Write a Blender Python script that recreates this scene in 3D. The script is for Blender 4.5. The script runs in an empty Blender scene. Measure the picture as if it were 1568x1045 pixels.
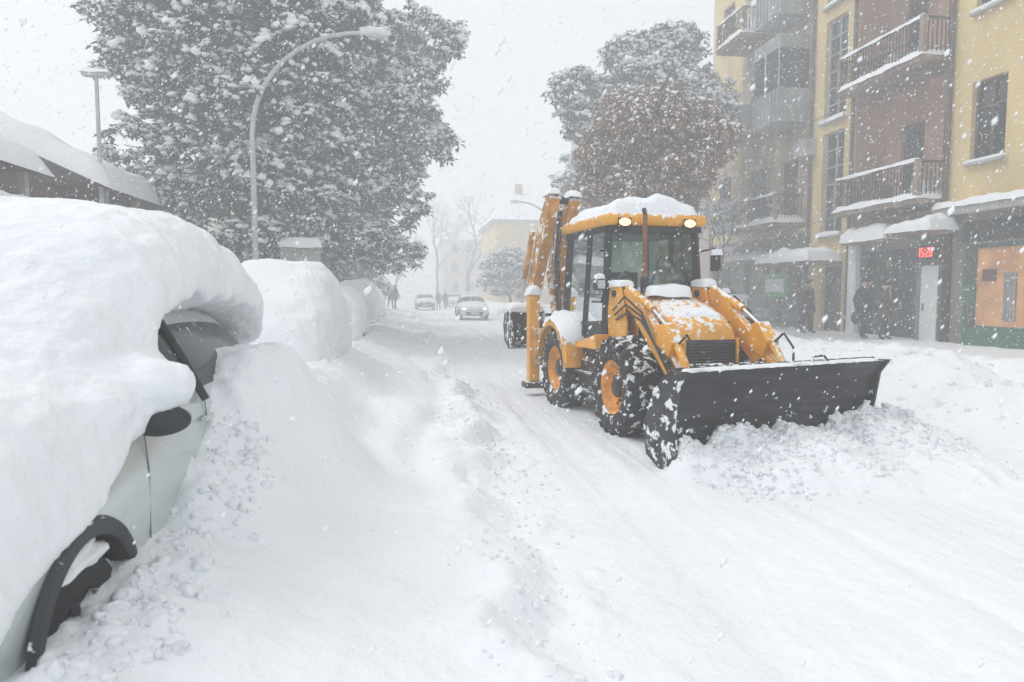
import bpy, math, random, bmesh
import numpy as np
from mathutils import Vector, Matrix, noise as mn
random.seed(7); RNG=np.random.default_rng(7)
SC=bpy.context.scene; COL=SC.collection
R=math.radians

# ------------------------------------------------------------ materials
def mat(name,col,rough=.6,metal=0.,var=.15,vscale=3.,bump=0.,bscale=20.,snow=0.,sscale=5.,snz=.5,spec=.5,emit=None,estr=0.,col2=None,stretch=None,coat=0.,bdist=.03):
    m=bpy.data.materials.new(name); m.use_nodes=True; nt=m.node_tree; N=nt.nodes; L=nt.links
    b=N['Principled BSDF']; b.inputs['Roughness'].default_value=rough; b.inputs['Metallic'].default_value=metal
    b.inputs['Specular IOR Level'].default_value=spec
    if coat: b.inputs['Coat Weight'].default_value=coat; b.inputs['Coat Roughness'].default_value=.12
    tc=N.new('ShaderNodeTexCoord'); vec=tc.outputs['Object']
    if stretch:
        mp=N.new('ShaderNodeMapping'); mp.inputs['Scale'].default_value=stretch; L.new(vec,mp.inputs[0]); vec=mp.outputs[0]
    nz=N.new('ShaderNodeTexNoise'); nz.inputs['Scale'].default_value=vscale; nz.inputs['Detail'].default_value=2; L.new(vec,nz.inputs['Vector'])
    mx=N.new('ShaderNodeMix'); mx.data_type='RGBA'
    c2=col2 if col2 else tuple(c*(1-var) for c in col)
    c1=tuple(min(1,c*(1+var*.6)) for c in col) if not col2 else col
    mx.inputs[6].default_value=(*c1,1); mx.inputs[7].default_value=(*c2,1)
    mr=N.new('ShaderNodeMapRange'); mr.inputs['From Min'].default_value=.35; mr.inputs['From Max'].default_value=.65
    L.new(nz.outputs['Fac'],mr.inputs[0]); L.new(mr.outputs[0],mx.inputs[0])
    out=mx.outputs[2]
    if snow>0:
        n2=N.new('ShaderNodeTexNoise'); n2.inputs['Scale'].default_value=sscale; n2.inputs['Detail'].default_value=4; n2.inputs['Roughness'].default_value=.65
        L.new(tc.outputs['Object'],n2.inputs['Vector'])
        g=N.new('ShaderNodeNewGeometry'); sx=N.new('ShaderNodeSeparateXYZ'); L.new(g.outputs['Normal'],sx.inputs[0])
        ma=N.new('ShaderNodeMath'); ma.operation='MULTIPLY_ADD'; L.new(sx.outputs['Z'],ma.inputs[0]); ma.inputs[1].default_value=snz*.4; L.new(n2.outputs['Fac'],ma.inputs[2])
        m2=N.new('ShaderNodeMapRange'); m2.inputs['From Min'].default_value=.82-snow*.5; m2.inputs['From Max'].default_value=.86-snow*.5
        L.new(ma.outputs[0],m2.inputs[0])
        ms=N.new('ShaderNodeMix'); ms.data_type='RGBA'; L.new(m2.outputs[0],ms.inputs[0]); L.new(out,ms.inputs[6]); ms.inputs[7].default_value=(.84,.86,.88,1)
        out=ms.outputs[2]
        rr=N.new('ShaderNodeMapRange'); rr.inputs['To Min'].default_value=rough; rr.inputs['To Max'].default_value=.8
        L.new(m2.outputs[0],rr.inputs[0]); L.new(rr.outputs[0],b.inputs['Roughness'])
    L.new(out,b.inputs['Base Color'])
    if bump>0:
        n3=N.new('ShaderNodeTexNoise'); n3.inputs['Scale'].default_value=bscale; n3.inputs['Detail'].default_value=4; n3.inputs['Roughness'].default_value=.6
        L.new(vec,n3.inputs['Vector'])
        bp=N.new('ShaderNodeBump'); bp.inputs['Strength'].default_value=bump; bp.inputs['Distance'].default_value=bdist
        L.new(n3.outputs['Fac'],bp.inputs['Height']); L.new(bp.outputs[0],b.inputs['Normal'])
    if emit: b.inputs['Emission Color'].default_value=(*emit,1); b.inputs['Emission Strength'].default_value=estr
    return m
def glassmat(name,tint):
    m=bpy.data.materials.new(name); m.use_nodes=True; nt=m.node_tree; N=nt.nodes; L=nt.links
    N.remove(N['Principled BSDF']); o=N['Material Output']
    t=N.new('ShaderNodeBsdfTransparent'); t.inputs[0].default_value=(*tint,1)
    g=N.new('ShaderNodeBsdfGlossy'); g.inputs['Roughness'].default_value=.04; g.inputs[0].default_value=(.8,.85,.85,1)
    lw=N.new('ShaderNodeFresnel'); lw.inputs[0].default_value=1.5
    mx=N.new('ShaderNodeMixShader'); L.new(lw.outputs[0],mx.inputs[0]); L.new(t.outputs[0],mx.inputs[1]); L.new(g.outputs[0],mx.inputs[2])
    d=N.new('ShaderNodeBsdfDiffuse'); d.inputs[0].default_value=(.6,.63,.63,1)
    n=N.new('ShaderNodeTexNoise'); n.inputs['Scale'].default_value=9; n.inputs['Detail'].default_value=4
    r=N.new('ShaderNodeMapRange'); r.inputs['From Min'].default_value=.58; r.inputs['From Max'].default_value=.7; r.inputs['To Max'].default_value=.35; r.inputs['To Min'].default_value=.0
    L.new(n.outputs['Fac'],r.inputs[0]); m2=N.new('ShaderNodeMixShader'); L.new(r.outputs[0],m2.inputs[0]); L.new(mx.outputs[0],m2.inputs[1]); L.new(d.outputs[0],m2.inputs[2])
    L.new(m2.outputs[0],o.inputs[0]); return m

SNOW=mat('snow',(.86,.88,.905),rough=.75,var=.02,vscale=1.5,bump=.6,bscale=11,spec=.2,bdist=.04)
SNOWG=mat('ground_snow',(.86,.88,.905),rough=.75,var=.03,vscale=.9,bump=.6,bscale=8,spec=.2,bdist=.05)
FLAKE=mat('snowflake',(.92,.94,.96),rough=.9,var=0)
YEL=mat('loader_yellow_paint',(.82,.37,.018),rough=.42,var=.14,vscale=4,snow=.30,sscale=11,snz=.6,coat=.25)
YELD=mat('loader_snowy_yellow',(.58,.27,.05),rough=.5,var=.35,vscale=4,snow=.56,sscale=7,snz=.4)
RIM=mat('rim_orange',(.76,.30,.02),rough=.5,var=.3,vscale=9,snow=.24,sscale=12,snz=.2)
BLK=mat('black_frame',(.018,.019,.02),rough=.45,var=.3,snow=.34,sscale=9,snz=.5)
BLKC=mat('black_clean',(.012,.013,.014),rough=.4,var=.2)
TYRE=mat('tyre_rubber',(.018,.018,.019),rough=.8,var=.3,bump=.4,bscale=30,snow=.49,sscale=9,snz=.25)
TYREC=mat('car_tyre_rubber',(.018,.018,.019),rough=.8,var=.3,snow=.2,sscale=9,snz=.3)
BLADE=mat('blade_steel',(.030,.031,.033),rough=.5,metal=.3,var=.6,vscale=5,bump=.3,bscale=20,snow=.38,sscale=9,snz=.3,stretch=(1,.35,2.5))
CHEEK=mat('blade_cheek_snowy',(.04,.04,.042),rough=.5,metal=.2,var=.5,vscale=5,snow=.57,sscale=7,snz=.1)
CHROME=mat('ram_chrome',(.6,.6,.6),rough=.2,metal=1.,var=.05)
RUST=mat('exhaust_rust',(.22,.10,.04),rough=.7,var=.4,vscale=12)
CABG=glassmat('cab_glass',(.50,.60,.57))
LAMPON=mat('lamp_lit',(1,.8,.5),var=0,emit=(1,.50,.16),estr=2.6)
HEADON=mat('headlamp_lit',(1,.95,.8),var=0,emit=(1,.85,.55),estr=4)
AMBER=mat('amber_lens',(.7,.25,.03),rough=.2,var=.1)
LENS=mat('clear_lens',(.55,.57,.58),rough=.15,var=.1)
SEAT=mat('seat',(.03,.03,.035),rough=.9)
CARW=mat('car_paint_silver',(.53,.58,.57),rough=.25,var=.05,snow=.30,sscale=7,snz=.4,coat=.8,metal=.15)
CARWH=mat('car_paint_white',(.62,.64,.66),rough=.3,var=.06,snow=.4,sscale=5,snz=.6,coat=.6)
CARDK=mat('car_paint_dark',(.06,.07,.08),rough=.3,var=.1,snow=.4,sscale=5,snz=.6,coat=.6)
CARGL=mat('car_glass',(.02,.03,.03),rough=.15,var=.3,snow=.28,sscale=11,snz=.3,spec=.25)
PLAST=mat('dark_plastic_trim',(.03,.032,.035),rough=.6,var=.3,snow=.22,sscale=12)
SEAM=mat('panel_gap',(.16,.17,.17),rough=.8,var=.1)
RIMC=mat('car_rim_metal',(.09,.095,.10),rough=.4,metal=.5,var=.2)
YW=mat('yellow_render',(.68,.52,.25),rough=.9,var=.18,vscale=.8,bump=.2,bscale=30,snow=.10,sscale=1.5,snz=.1,stretch=(1,1,.35))
YW2=mat('cream_render',(.58,.49,.35),rough=.9,var=.14,vscale=.8,bump=.2,bscale=30)
GREYW=mat('grey_render',(.44,.36,.24),rough=.9,var=.35,vscale=1.2,bump=.2,bscale=30)
TERR=mat('terracotta_render',(.46,.27,.19),rough=.9,var=.2,vscale=1.,bump=.2,bscale=30)
PINK=mat('pale_pink_render',(.55,.43,.36),rough=.9,var=.1,vscale=.6,bump=.1,bscale=20)
STONE=mat('plaster_stone',(.42,.41,.39),rough=.85,var=.2,vscale=2,bump=.2,bscale=20)
SHOPW=mat('shop_wall',(.20,.19,.175),rough=.85,var=.3,vscale=2,bump=.2,bscale=20)
CONC=mat('balcony_concrete',(.28,.21,.165),rough=.9,var=.35,vscale=2,bump=.3,bscale=15,snow=.35,sscale=4)
BAL=mat('balcony_panel',(.30,.31,.31),rough=.8,var=.25,vscale=2,snow=.3,sscale=3,stretch=(1,1,.3))
RAIL=mat('rail_iron',(.035,.03,.028),rough=.7,var=.3,snow=.28,sscale=10)
FRAME=mat('window_frame_dark',(.10,.075,.055),rough=.6,var=.3)
FRAMEW=mat('window_frame_white',(.6,.6,.58),rough=.5,var=.1)
WGL=mat('window_glass',(.03,.034,.038),rough=.08,var=.6,vscale=.7,spec=.6)
CURT=mat('curtain',(.25,.24,.22),rough=.6,var=.4,vscale=3,stretch=(1,6,.4))
SHOPG=mat('shop_glass',(.05,.055,.06),rough=.1,var=.6,vscale=1.3,spec=.6,col2=(.012,.014,.016))
GREENF=mat('green_shopfront',(.03,.14,.09),rough=.5,var=.2)
ORG=mat('lit_shop_interior',(.62,.33,.14),rough=.8,var=.25,vscale=1.2,emit=(.9,.42,.16),estr=.14,col2=(.35,.17,.08))
WHT=mat('white_paint',(.68,.70,.71),rough=.5,var=.06)
LEDR=mat('led_red',(.8,.05,.03),var=0,emit=(1,.05,.03),estr=5)
SIGNR=mat('sign_red',(.55,.05,.06),rough=.5,var=.1)
BROWN=mat('brown_boards',(.11,.055,.04),rough=.85,var=.3,vscale=3,stretch=(1,1,8),bump=.3,bscale=6)
TILE=mat('roof_tile',(.22,.09,.06),rough=.85,var=.3,vscale=4,snow=.4,sscale=1.5)
STEEL=mat('galvanised_pole',(.46,.48,.49),rough=.5,metal=.2,var=.15,snow=.15,sscale=3)
BARK=mat('bark',(.07,.055,.045),rough=.95,var=.4,vscale=8,bump=.5,bscale=15,snow=.42,sscale=4,snz=.4)
LEAF=mat('magnolia_leaf',(.040,.062,.044),rough=.5,var=.45,vscale=1.2,snow=.46,sscale=5,snz=.6,spec=.4)
LEAFB=mat('brown_leaf',(.33,.17,.085),rough=.8,var=.4,vscale=2.5,snow=.44,sscale=4,snz=.6)
COAT=mat('dark_coat',(.02,.021,.026),rough=.9,var=.3,snow=.2,sscale=12)
COAT2=mat('brown_coat',(.06,.045,.04),rough=.9,var=.3,snow=.2,sscale=12)
PANTS=mat('trousers',(.018,.02,.028),rough=.9,var=.2)
SKIN=mat('skin',(.45,.27,.20),rough=.6,var=.1)
HIVIS=mat('driver_jacket',(.09,.05,.03),rough=.8,var=.2)
GREENS=mat('green_sign',(.08,.35,.10),rough=.5,var=.2)

# ------------------------------------------------------------ mesh helpers
def link(o,parent=None):
    COL.objects.link(o)
    if parent: o.parent=parent
    return o
def empty(name,loc=(0,0,0),rz=0.):
    e=bpy.data.objects.new(name,None); e.location=loc; e.rotation_euler=(0,0,rz); COL.objects.link(e); return e
class MB:
    def __init__(s): s.v=[];s.f=[];s.m=[];s.mats=[]
    def mi(s,m):
        if m not in s.mats: s.mats.append(m)
        return s.mats.index(m)
    def add(s,V,F,m):
        o=len(s.v); s.v+= [tuple(p) for p in V]; k=s.mi(m)
        for f in F: s.f.append(tuple(i+o for i in f)); s.m.append(k)
    def bb(s,x0,x1,y0,y1,z0,z1,m):
        V=[(x,y,z) for x in(x0,x1) for y in(y0,y1) for z in(z0,z1)]
        s.add(V,[(0,1,3,2),(4,6,7,5),(0,4,5,1),(2,3,7,6),(0,2,6,4),(1,5,7,3)],m)
    def prism(s,poly,y0,y1,m):
        n=len(poly); V=[(x,y0,z) for x,z in poly]+[(x,y1,z) for x,z in poly]
        F=[tuple(range(n)),tuple(range(2*n-1,n-1,-1))]+[(i,i+n,(i+1)%n+n,(i+1)%n) for i in range(n)]
        s.add(V,F,m)
    def tube(s,pts,rad,m,n=10,caps=True,sq=None):
        pts=[Vector(p) for p in pts]
        if not hasattr(rad,'__len__'): rad=[rad]*len(pts)
        V=[];F=[]; up=Vector((0,0,1)); prev=None
        for i,p in enumerate(pts):
            t=(pts[min(i+1,len(pts)-1)]-pts[max(i-1,0)]).normalized()
            if prev is None:
                a=t.cross(up); 
                if a.length<.05: a=t.cross(Vector((0,1,0)))
            else: a=prev-t*prev.dot(t)
            a.normalize(); prev=a.copy(); b=t.cross(a)
            for k in range(n):
                an=2*math.pi*k/n+(math.pi/n if sq else 0)
                ca,sa=math.cos(an),math.sin(an)
                if sq: ca*=sq[0]*1.414; sa*=sq[1]*1.414
                V.append(p+(a*ca+b*sa)*rad[i])
        for i in range(len(pts)-1):
            for k in range(n): F.append((i*n+k,i*n+(k+1)%n,(i+1)*n+(k+1)%n,(i+1)*n+k))
        if caps: F+= [tuple(range(n-1,-1,-1)),tuple(range((len(pts)-1)*n,len(pts)*n))]
        s.add(V,F,m)
    def beam(s,xz,y,w,h,m):
        pts=[Vector((x,z)) for x,z in xz]; up=[];dn=[]
        for i,p in enumerate(pts):
            hh=h[i] if hasattr(h,'__len__') else h
            t=(pts[min(i+1,len(pts)-1)]-pts[max(i-1,0)]).normalized(); nn=Vector((-t.y,t.x))
            up.append(p+nn*hh/2); dn.append(p-nn*hh/2)
        poly=[tuple(p) for p in dn]+[tuple(p) for p in reversed(up)]
        n=len(pts)
        V=[(x,y-w/2,z) for x,z in poly]+[(x,y+w/2,z) for x,z in poly]; q=len(poly); F=[]
        for i in range(n-1):
            F.append((i,i+1,q-2-i,q-1-i)); F.append((q+i,q+q-1-i,q+q-2-i,q+i+1))
        for i in range(q): F.append((i,i+q,(i+1)%q+q,(i+1)%q))
        s.add(V,F,m)
    def lathe(s,prof,c,m,n=40,flip=1):
        V=[];F=[];q=len(prof)
        for k in range(n):
            an=2*math.pi*k/n
            for r,a in prof: V.append((c[0]+r*math.cos(an),c[1]+a*flip,c[2]+r*math.sin(an)))
        for k in range(n):
            for j in range(q-1):
                F.append((k*q+j,k*q+j+1,((k+1)%n)*q+j+1,((k+1)%n)*q+j))
        s.add(V,F,m)
    def snow(s,x0,x1,y0,y1,z,h,m=None,cell=.12,skirt=.04,seed=0.):
        m=m or SNOW
        nx=max(4,min(60,int((x1-x0)/cell))); ny=max(4,min(90,int((y1-y0)/cell)))
        V=[];F=[]; e=min(.5*min(x1-x0,y1-y0),max(h*1.1,.05))
        for i in range(nx+1):
            for j in range(ny+1):
                u=i/nx;v=j/ny; u=.5-.5*math.cos(math.pi*u) if nx<14 else u; v=.5-.5*math.cos(math.pi*v) if ny<14 else v
                x=x0+(x1-x0)*u;y=y0+(y1-y0)*v
                d=min(x-x0,x1-x,y-y0,y1-y); t=min(1,d/e); hh=h*math.sqrt(max(0,1-(1-t)**2))
                q=mn.noise(Vector((x*1.7+seed,y*1.7,z)))*.4+mn.noise(Vector((x*5,y*5+seed,z)))*.2
                zz=z+hh*(1+q)
                if d<=1e-6: 
                    zz=z-skirt*(1+q*2); x+=mn.noise(Vector((y*3,z,seed)))*.04; y+=mn.noise(Vector((x*3,z,seed+5)))*.04
                V.append((x,y,zz))
        for i in range(nx):
            for j in range(ny): a=i*(ny+1)+j; F.append((a,a+ny+1,a+ny+2,a+1))
        s.add(V,F,m)
    def blob(s,c,r,m,seed=0.,amp=.25,fr=1.5,n=14):
        V=[];F=[]
        for i in range(n+1):
            th=math.pi*i/n
            for k in range(2*n):
                ph=math.pi*k/n; d=Vector((math.sin(th)*math.cos(ph),math.sin(th)*math.sin(ph),math.cos(th)))
                q=1+amp*mn.noise(d*fr+Vector((seed,seed*2,0)))+amp*.3*mn.noise(d*fr*3+Vector((seed,seed*2,0)))
                V.append((c[0]+d.x*r[0]*q,c[1]+d.y*r[1]*q,c[2]+d.z*r[2]*q))
        for i in range(n):
            for k in range(2*n): F.append((i*2*n+k,(i+1)*2*n+k,(i+1)*2*n+(k+1)%(2*n),i*2*n+(k+1)%(2*n)))
        s.add(V,F,m)
    def obj(s,name,parent=None,smooth=None,bevel=0.,sub=0):
        me=bpy.data.meshes.new(name); me.from_pydata(s.v,[],s.f); 
        for m in s.mats: me.materials.append(m)
        me.polygons.foreach_set('material_index',s.m); me.update()
        if smooth is not None:
            me.polygons.foreach_set('use_smooth',[True]*len(me.polygons)); me.set_sharp_from_angle(angle=R(smooth))
        o=bpy.data.objects.new(name,me); link(o,parent)
        if bevel:
            b=o.modifiers.new('b','BEVEL'); b.width=bevel; b.segments=2; b.limit_method='ANGLE'; b.angle_limit=R(50)
        return o
def npmesh(name,V,F,mats,mi=None,smooth=False,parent=None):
    V=np.asarray(V,dtype=np.float32); F=np.asarray(F,dtype=np.int32); k=F.shape[1]
    me=bpy.data.meshes.new(name); me.vertices.add(len(V)); me.vertices.foreach_set('co',V.ravel())
    me.loops.add(F.size); me.loops.foreach_set('vertex_index',F.ravel())
    me.polygons.add(len(F)); me.polygons.foreach_set('loop_start',np.arange(0,F.size,k,dtype=np.int32))
    for m in mats: me.materials.append(m)
    if mi is not None: me.polygons.foreach_set('material_index',np.asarray(mi,dtype=np.int32))
    if smooth: me.polygons.foreach_set('use_smooth',np.ones(len(F),dtype=bool))
    me.update(calc_edges=True)
    o=bpy.data.objects.new(name,me); return link(o,parent)

def vn(x,y,seed=0):
    xi=np.floor(x).astype(np.int64); yi=np.floor(y).astype(np.int64); fx=x-xi; fy=y-yi
    fx=fx*fx*(3-2*fx); fy=fy*fy*(3-2*fy)
    def h(a,b):
        k=(a*374761393+b*668265263+seed*982451653)&0xffffffff
        k=((k^(k>>13))*1274126177)&0xffffffff; k=k^(k>>16); return (k&0xffff)/32767.5-1
    return (h(xi,yi)*(1-fx)+h(xi+1,yi)*fx)*(1-fy)+(h(xi,yi+1)*(1-fx)+h(xi+1,yi+1)*fx)*fy
def fbm(x,y,seed=0,o=4):
    a=1.;t=0;s=0
    for i in range(o): t=t+a*vn(x,y,seed+i); s+=a; a*=.5; x,y=x*1.62-y*1.2+5.1,x*1.2+y*1.62+1.7
    return t/s
def sm(t): t=np.clip(t,0,1); return t*t*(3-2*t)

# ------------------------------------------------------------ ground
LO=np.array([3.41,8.08]); LANG=math.atan2(-.993,.110)
BC=np.array([3.86,6.52]); BANG=LANG+R(10)
bf=np.array([math.cos(BANG),math.sin(BANG)]); bl=np.array([-math.sin(BANG),math.cos(BANG)])
def H(X,Y):
    X=np.asarray(X,float);Y=np.asarray(Y,float)
    base=.015*fbm(X*1.5,Y*.8,1)+.012*fbm(X*6,Y*.35,3)+.03*fbm(X*.5,Y*.4,7)
    inroad=sm((X-1.2)/.4)*sm((6.3-X)/.4)
    base=base+inroad*(.012*vn(X*7,Y*.12,11)+.007*vn(X*16,Y*.15,12)-.03*np.exp(-((X-1.75-.1*vn(Y*.2,Y*0,2))/.2)**2)-.03*np.exp(-((X-4.6)/.25)**2)-.022*np.exp(-((X-3.1-.1*vn(Y*.2,Y*0,2))/.15)**2))
    edge=1.0+.26*vn(Y*.5,Y*0,21)+.13*vn(Y*1.9,Y*0,22)+.05*vn(Y*5,Y*0,23)
    t=sm((edge-X)/.42)
    h=.17*t+.10*sm((edge-.5-X)/.9)+.12*sm((.0-X)/1.3)+.07*t*fbm(X*.9,Y*.8,4,5)
    band=np.exp(-((X-edge+.35)/.33)**2)
    h=h+band*(.11*np.abs(fbm(X*2.8,Y*2.8,31,5))+.08*vn(X*1.4,Y*1.4,33))
    h=h+np.exp(-((X-edge-.18)/.3)**2)*.07*np.clip(fbm(X*5,Y*5,35,4),0,1)
    h=h-.07*np.exp(-((X-.25-.25*vn(Y*.3,Y*0,71))/.16)**2)*sm((Y-4)/2)
    D=np.interp(Y,[-3,1.5,2.2,2.6,3.1,3.6,4.2,4.7,5.2,5.8,6.8,8,9.5,12,14,18,30,60],[.55,.50,.50,.53,.55,.58,.80,1.10,1.30,1.30,1.0,.85,.76,.66,.6,.5,.4,.35])
    a=sm((-.25-X-.15*vn(Y*.9,Y*0,8))/.95)
    h=h*(1-a)+a*(D+.05*fbm(X*2.5,Y*2.5,5))
    b=sm((-3.1-X)/1.2); h=h*(1-b)+b*(.7+.12*fbm(X*.6,Y*.6,6))
    h=h+.13*a*np.abs(fbm(X*4.5,Y*4.5,61,5))*np.exp(-((X+1.05)/.3)**2)
    e2=6.45+.3*vn(Y*.4,Y*0,41)
    r=sm((X-e2)/1.5); rr=(.52+.34*fbm(X*.8,Y*.7,42)+.18*np.abs(fbm(X*2.4,Y*2.4,43,5)))
    rb=sm((X-9.3)/1.8); h=h+r*(rr*(1-rb)+.36*rb+.03*fbm(X*2,Y*2,44)*rb)
    px=X-BC[0];py=Y-BC[1]; A=px*bf[0]+py*bf[1]; B=px*bl[0]+py*bl[1]
    ext=np.interp(B,[-1.45,-1.2,-.5,.4,1.3,2.1],[.15,.5,1.2,1.65,1.6,.7])*(1+.18*vn(B*2.5,B*0,77))
    q=np.clip(1-A/ext,0,1); ins=sm((A+.12)/.12)*sm((B+1.5)/.2)*sm((2.2-B)/.5)
    hp=(.37*q**.95)*ins*(.8+.55*fbm(X*2.2,Y*2.2,51)+.5*np.abs(fbm(X*5,Y*5,52,5)))
    hp=hp+.045*ins*sm(q*8)
    h=h+np.clip(hp,0,.55)
    return base+h
def axis(segs):
    out=[segs[0][0]]
    for a,b,d in segs:
        n=max(1,int(round((b-a)/d))); out+=list(np.linspace(a,b,n+1)[1:])
    return np.array(out)
xs=axis([(-400,-60,40),(-60,-12,3),(-12,-4,.25),(-4,-2,.08),(-2,2,.028),(2,6,.028),(6,10,.06),(10,16,.25),(16,60,3),(60,400,40)])
ys=axis([(-60,-4,8),(-4,.8,.2),(.8,8,.028),(8,12,.05),(12,20,.1),(20,45,.3),(45,120,2),(120,600,30)])
GX,GY=np.meshgrid(xs,ys,indexing='ij'); GZ=H(GX,GY)
V=np.stack([GX.ravel(),GY.ravel(),GZ.ravel()],1); nx,ny=GX.shape
I=np.arange(nx*ny).reshape(nx,ny)
F=np.stack([I[:-1,:-1].ravel(),I[1:,:-1].ravel(),I[1:,1:].ravel(),I[:-1,1:].ravel()],1)
npmesh('snowy_ground',V,F,[SNOWG],smooth=True)

def ico(n):
    bm=bmesh.new(); bmesh.ops.create_icosphere(bm,subdivisions=n,radius=1); 
    v=np.array([p.co[:] for p in bm.verts]); f=np.array([[q.index for q in x.verts] for x in bm.faces]); bm.free(); return v,f
IV,IF=ico(2); IV1,IF1=ico(1)
def chunks(name,P,S,K,m=SNOW,flat=.7):
    P=np.asarray(P);S=np.asarray(S);K=np.asarray(K);n=len(P); tmp=[]
    P=np.stack([P[:,0],P[:,1],H(P[:,0],P[:,1])+S*K],1)
    for k in range(8):
        q=np.array([1+.8*mn.noise(Vector(v)*1.3+Vector((k*9,0,0)))+.4*mn.noise(Vector(v)*3+Vector((k*9,4,0))) for v in IV]); tmp.append(IV*q[:,None]*np.array([1,.75,flat]))
    tmp=np.array(tmp); T=tmp[RNG.integers(0,8,n)]
    an=RNG.uniform(0,6.28,n); c,s=np.cos(an)[:,None],np.sin(an)[:,None]
    X=T[:,:,0]*c-T[:,:,1]*s; Y=T[:,:,0]*s+T[:,:,1]*c
    VV=np.stack([X,Y,T[:,:,2]],2)*S[:,None,None]+P[:,None,:]
    FF=(IF[None]+(np.arange(n)*len(IV))[:,None,None]).reshape(-1,3)
    return npmesh(name,VV.reshape(-1,3),FF,[m],smooth=False)
P=[];S=[];K=[]
for i in range(1700):
    A=abs(random.gauss(0,.5)); B=random.uniform(-1.4,2.0)
    x=BC[0]+bf[0]*A+bl[0]*B; y=BC[1]+bf[1]*A+bl[1]*B; s=min(.065,random.lognormvariate(-4.0,.5))
    P.append((x,y));S.append(s);K.append(.05)
for i in range(1100):
    y=random.uniform(1.5,24); x=.85+.2*random.gauss(0,1)+.2*math.sin(y*1.3); s=min(.045,random.lognormvariate(-4.3,.5))
    P.append((x,y));S.append(s);K.append(0)
for i in range(900):
    y=random.uniform(5,30); x=random.uniform(6.3,9.3); s=min(.09,random.lognormvariate(-3.7,.55))
    P.append((x,y));S.append(s);K.append(-.1)
for i in range(250):
    y=random.uniform(2.2,4.6); x=-1.02+.12*random.gauss(0,1); s=min(.05,random.lognormvariate(-3.9,.5))
    P.append((x,y));S.append(s);K.append(-.1)
chunks('snow_clods',P,S,K)

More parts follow.
